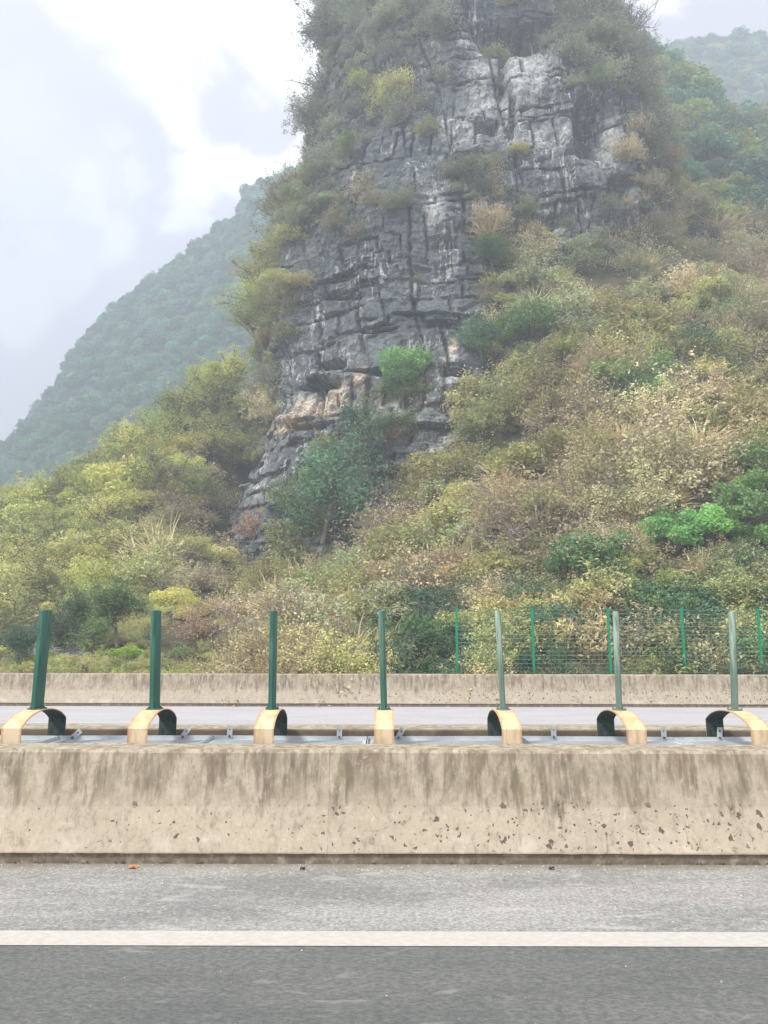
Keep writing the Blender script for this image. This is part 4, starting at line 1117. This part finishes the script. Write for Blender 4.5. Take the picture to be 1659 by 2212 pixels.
def pole_mesh(h, wx, wy, mat, dx):
    mb = MB(); n = 16; pts = []
    for i in range(n):
        q_ = 2 * pi * i / n; c, s_ = cos(q_), sin(q_)
        pts.append((wx / 2 * np.sign(c) * abs(c) ** .55, wy / 2 * np.sign(s_) * abs(s_) ** .55))
    rows_ = [0, .3 * h, .6 * h, h - .006, h]
    for zi, z in enumerate(rows_):
        k = 1 if zi < 4 else .9
        for p in pts: mb.v.append((p[0] * k + dx * z / h, p[1] * k, z))
    for zi in range(4):
        for i in range(n): mb.f.append((zi * n + i, zi * n + (i + 1) % n, (zi + 1) * n + (i + 1) % n, (zi + 1) * n + i))
    mb.f.append(tuple(4 * n + i for i in range(n))); mb.f.append(tuple(range(n))[::-1])
    return mb
poles = [(80, 99, M_pole_dark, 'leftmost green post, broad and leaning right, on a yellow arch cut by the picture edge'),
         (334, 337, M_pole_dark, 'second post from the left, broad dark green, before the round crowned tree'),
         (588, 591, M_pole_dark, 'third green post, its yellow arch worn with a tan scuff'),
         (830, 824, M_pole_mid, 'middle post, straight behind a yellow arch seen end on'),
         (1087, 1075, M_pole_pale, 'slim faded green post left of the gap in the fence, first with the fence behind'),
         (1338, 1329, M_pole_pale, 'slim faded post right beside a bright green fence post'),
         (1588, 1580, M_pole_pale, 'rightmost pale green post with rounded top, arch cut by the right edge')]
for i, (ub, ut, pm, lb) in enumerate(poles):
    pb, ptp = P(ub, 1537, 7.67), P(ut, 1318, 7.67)
    r = empty('glare_screen_post', (pb[0], 7.67, 0), lb, 'post', 'green posts on yellow arches along the median')
    ao = bpy.data.objects.new('arch_support', AM); C.objects.link(ao); ao.parent = r
    pr_ = pole_mesh(ptp[2] - 1.118, .062 if i < 2 else .056, (.185, .15, .13, .11, .08, .08, .09)[i], pm, ptp[0] - pb[0]).build('pole', pm, r, smooth=True)
    pr_.location = (0, 0, 1.110); pr_.rotation_euler = (0, 0, radians(-10) if i else radians(-4))
    fl_ = MB()
    if i < 2: fl_.box((0, 0, 0), (.13, .15, .012))
    else: fl_.tube([(0, 0, -.006), (0, 0, .006)], .068, 20)
    fo = fl_.build('base_plate', pm, r, bevel=.002); fo.location = (0, 0, 1.109)
    for sx in (-1, 1):
        for sy in (-1, 1):
            bb = MB(); bb.tube([(0, 0, 0), (0, 0, .014)], .008, 6); bo = bb.build('bolt', pm, r); bo.location = (sx * .047, sy * .045, 1.114)

# ================================================================== MEDIAN COVER PANELS WITH BRACKETS
def plate_mesh():
    mb = MB(); xs_ = [-.027, -.008, .008, .027]; zs_ = [0, .022, .040, .088, .110, .135]
    for i in range(3):
        for j in range(5):
            if i == 1 and j in (1, 3): continue
            mb.box(((xs_[i] + xs_[i + 1]) / 2, 0, (zs_[j] + zs_[j + 1]) / 2), (xs_[i + 1] - xs_[i], .006, zs_[j + 1] - zs_[j]))
    return mb
JU = [-620, -268, 84, 437, 792, 1142, 1494, 1846, 2198]
ARCHX = [P(p_[0], 1537, 7.67)[0] for p_ in poles]
BR = [(150, 48), (390, 33), (495, 0), (733, 0), (858, 28), (1198, 0), (1437, 0), (1557, 6)]
names = ['cover panel cut off beyond the left picture edge', 'galvanised cover panel at the left picture edge, under the first arch', 'galvanised cover panel between the first and second arches', 'galvanised cover panel under the third post, from the upright bracket to its right',
         'galvanised cover panel under the middle post', 'galvanised cover panel with the most open looking mesh, left of the sixth arch', 'galvanised cover panel under the rightmost arch', 'cover panel cut off beyond the right picture edge']
for i in range(8):
    x0, x1 = [(u - 829.5) / F * 7.67 * .967 for u in (JU[i], JU[i + 1])]
    x0 += .006; x1 -= .006; cx = (x0 + x1) / 2; W_ = x1 - x0; Y0, Y1 = 7.20, 8.14
    r = empty('cover_panel', (cx, (Y0 + Y1) / 2, .757), names[i], 'cover panel', 'steel panels covering the median gap')
    tilt = [.0, .006, -.004, .005, -.004, .004, -.006, 0][i]
    r.rotation_euler = (0, tilt, 0)
    hw, hd = W_ / 2, (Y1 - Y0) / 2
    fm = MB()
    for sy in (-1, 1):
        fm.box((0, sy * (hd - .003), .022), (W_, .006, .044)); fm.box((0, sy * (hd - .028), .003), (W_ - .012, .044, .006))
    for sx in (-1, 1):
        fm.box((sx * (hw - .003), 0, .020), (.006, 2 * hd - .012, .040)); fm.box((sx * (hw - .028), 0, .0035), (.044, 2 * hd - .10, .005))
    fm.build('frame', M_steel, r)
    mm = MB(); pitch = .062
    w_, h_ = W_ - .09, 2 * hd - .09; sl = .45
    k = -h_ / sl
    while k < w_ + h_ / sl:
        for s_ in (1, -1):
            ya, yb = -h_ / 2, h_ / 2; xa, xb = (-w_ / 2 + k, -w_ / 2 + k + h_ / sl) if s_ > 0 else (-w_ / 2 + k, -w_ / 2 + k - h_ / sl)
            pts = []
            for t_ in (0, 1): pts.append((xa + (xb - xa) * t_, ya + (yb - ya) * t_))
            (ax, ay), (bx, by) = pts
            if ax > bx: ax, ay, bx, by = bx, by, ax, ay
            t0_, t1_ = max(0, (-w_ / 2 - ax) / (bx - ax)), min(1, (w_ / 2 - ax) / (bx - ax))
            if t1_ - t0_ < .02: continue
            p0, p1 = (ax + (bx - ax) * t0_, ay + (by - ay) * t0_), (ax + (bx - ax) * t1_, ay + (by - ay) * t1_)
            d = Vector((p1[0] - p0[0], p1[1] - p0[1], 0)); L_ = d.length; d.normalize(); n_ = Vector((-d.y, d.x, 0)) * .0045
            a0, a1 = Vector((*p0, .008 + .001 * s_)), Vector((*p1, .008 + .001 * s_)); hz = Vector((0, 0, .003))
            mm.add([a0 - n_, a0 + n_, a1 + n_, a1 - n_, a0 - n_ - hz, a0 + n_ - hz, a1 + n_ - hz, a1 - n_ - hz], [(0, 1, 2, 3), (7, 6, 5, 4), (0, 4, 5, 1), (1, 5, 6, 2), (2, 6, 7, 3), (3, 7, 4, 0)])
        k += pitch
    mm.build('mesh_grating', M_steel, r)
    for bu, ang in BR:
        bx = P(bu, 1597, 8.1)[0]
        if x0 <= bx < x1:
            br = plate_mesh().build('bracket', M_steel, r); br.location = (bx - cx, hd - .012, .006); br.rotation_euler = (0, radians(ang), 0)
            if ang: br['label'] = 'bracket slanting to the right'
            bt = MB(); bt.tube([(0, -.020, .031), (0, .012, .031)], .0125, 6); b_o = bt.build('bolt', M_bolt, br)

# ================================================================== GREEN MESH FENCE
FU = [987, 1152, 1317, 1477, 1643, 1808, 1973, 2140]
fxs = [P(u, 1400, 22.25)[0] for u in FU]
fr_ = empty('mesh_fence', (fxs[0], 22.25, .2), 'bright green wire mesh fence standing behind the far barrier on the right', 'fence')
for i, x in enumerate(fxs):
    pm = MB(); pm.box((0, 0, 1.25), (.062, .062, 2.5)); pm.box((0, 0, 2.506), (.072, .072, .012))
    po = pm.build('post', M_fence_post, fr_); po.location = (x - fxs[0], 0, 0)
    if i < 7:
        wdt = fxs[i + 1] - x - .07; wm = MB()
        for k in range(19):
            z = .35 + k * .117
            if z < 2.48: wm.box((wdt / 2, 0, z), (wdt, .007, .0095))
        for k in range(int(wdt / .2)):
            wm.box((.1 + k * .2, .006, 1.4), (.003, .004, 2.14))
        wo_ = wm.build('wire_panel', M_wire, fr_); wo_.location = (x - fxs[0] + .035, 0, 0)

# fallen leaf and grit on the shoulder
def leaf_obj(u, v, s, c, label):
    m = mat_simple('fallen_leaf_skin', tuple(x * .8 for x in c), c, 30, .7)
    mb = MB(); n = 9; top = []
    for i in range(n):
        q_ = 2 * pi * i / n; top.append((s * cos(q_) * (1 if i % 2 else .75), s * .6 * sin(q_) * (1 if i % 2 else .8), .012 + .012 * sin(3 * q_)))
    mb.add(top + [(x * .95, y * .95, z - .004) for x, y, z in top] + [(0, 0, .02)], [(i, (i + 1) % n, 2 * n) for i in range(n)] + [((i + 1) % n, i, n + i, n + (i + 1) % n) for i in range(n)])
    o = mb.build('fallen_leaf', m); t_ = (CAMZ) / -(ray(u, v)[2]); p = ray(u, v) * t_; o.location = (p[0], p[1], .002)
    return tag(o, label, 'leaf')
leaf_obj(289, 1877, .045, (.55, .22, .09), 'orange brown dead leaf at the foot of the nearest barrier')
leaf_obj(655, 1880, .025, (.05, .045, .04), 'small blackish leaf on the shoulder below the nearest barrier, left of centre')
leaf_obj(1193 , 1878, .028, (.05, .045, .06), 'dark leaf on the shoulder below the nearest barrier, right of centre')
# weeds and moss tufts rooted in the joint at the foot of the nearest barrier
wb = MB(); rw_ = np.random.RandomState(4)
for i in range(46):
    x = rw_.uniform(-5.4, 5.4) if i % 3 else rw_.normal(3.2, .5)
    for j in range(rw_.randint(5, 14)):
        az, L_ = rw_.uniform(0, 2 * pi), rw_.uniform(.012, .042); p0 = Vector((x + rw_.normal(0, .025), 6.525 + rw_.normal(0, .006), 0)); d = Vector((cos(az) * .6, -abs(sin(az)) * .6, 1)).normalized()
        sd_ = Vector((-sin(az), cos(az), 0)) * .003; tip = p0 + d * L_ + Vector((0, 0, -.2 * L_))
        wb.add([p0 - sd_, p0 + sd_, p0 + d * L_ * .6 + sd_, p0 + d * L_ * .6 - sd_, tip], [(0, 1, 2, 3), (3, 2, 4)])
tag(wb.build('weeds', mat_simple('weed_green', (.10, .13, .04), (.22, .24, .08), 8, .7)), 'tiny weeds and moss along the foot of the nearest barrier', kind='stuff')
me = MB(); rp = np.random.RandomState(12)
for i in range(800):
    x, y = rp.uniform(-5.5, 5.5), rp.choice([rp.uniform(5.1, 6.5), rp.uniform(6.3, 6.52), rp.uniform(2.5, 4.8)], p=[.35, .58, .07])
    s = rp.uniform(.002, .0065); q_ = rp.uniform(0, pi)
    me.add([(x + s * cos(q_ + k * pi / 2) * rp.uniform(.7, 1.2), y + s * sin(q_ + k * pi / 2), .0) for k in range(4)] + [(x, y, s * 1.2)], [(0, 1, 4), (1, 2, 4), (2, 3, 4), (3, 0, 4)])
M_grit = mat_simple('grit', (.35, .34, .31), (.68, .67, .62), 5, .9)
tag(me.build('gravel', M_grit), 'loose pale grit scattered on the road shoulder', kind='stuff')

# ================================================================== HAZE
m, t, out = material('haze_air')
pv = t.new('ShaderNodeVolumePrincipled')
pv.inputs['Color'].default_value = (0.80, 0.89, 1.0, 1); pv.inputs['Density'].default_value = 0.0024; pv.inputs['Anisotropy'].default_value = 0.2
t.l.new(pv.outputs[0], out.inputs['Volume'])
hz = MB(); hz.box((0, 300, 180), (1500, 700, 370))
tag(hz.build('haze', m), 'pale blue haze in the air', kind='stuff')
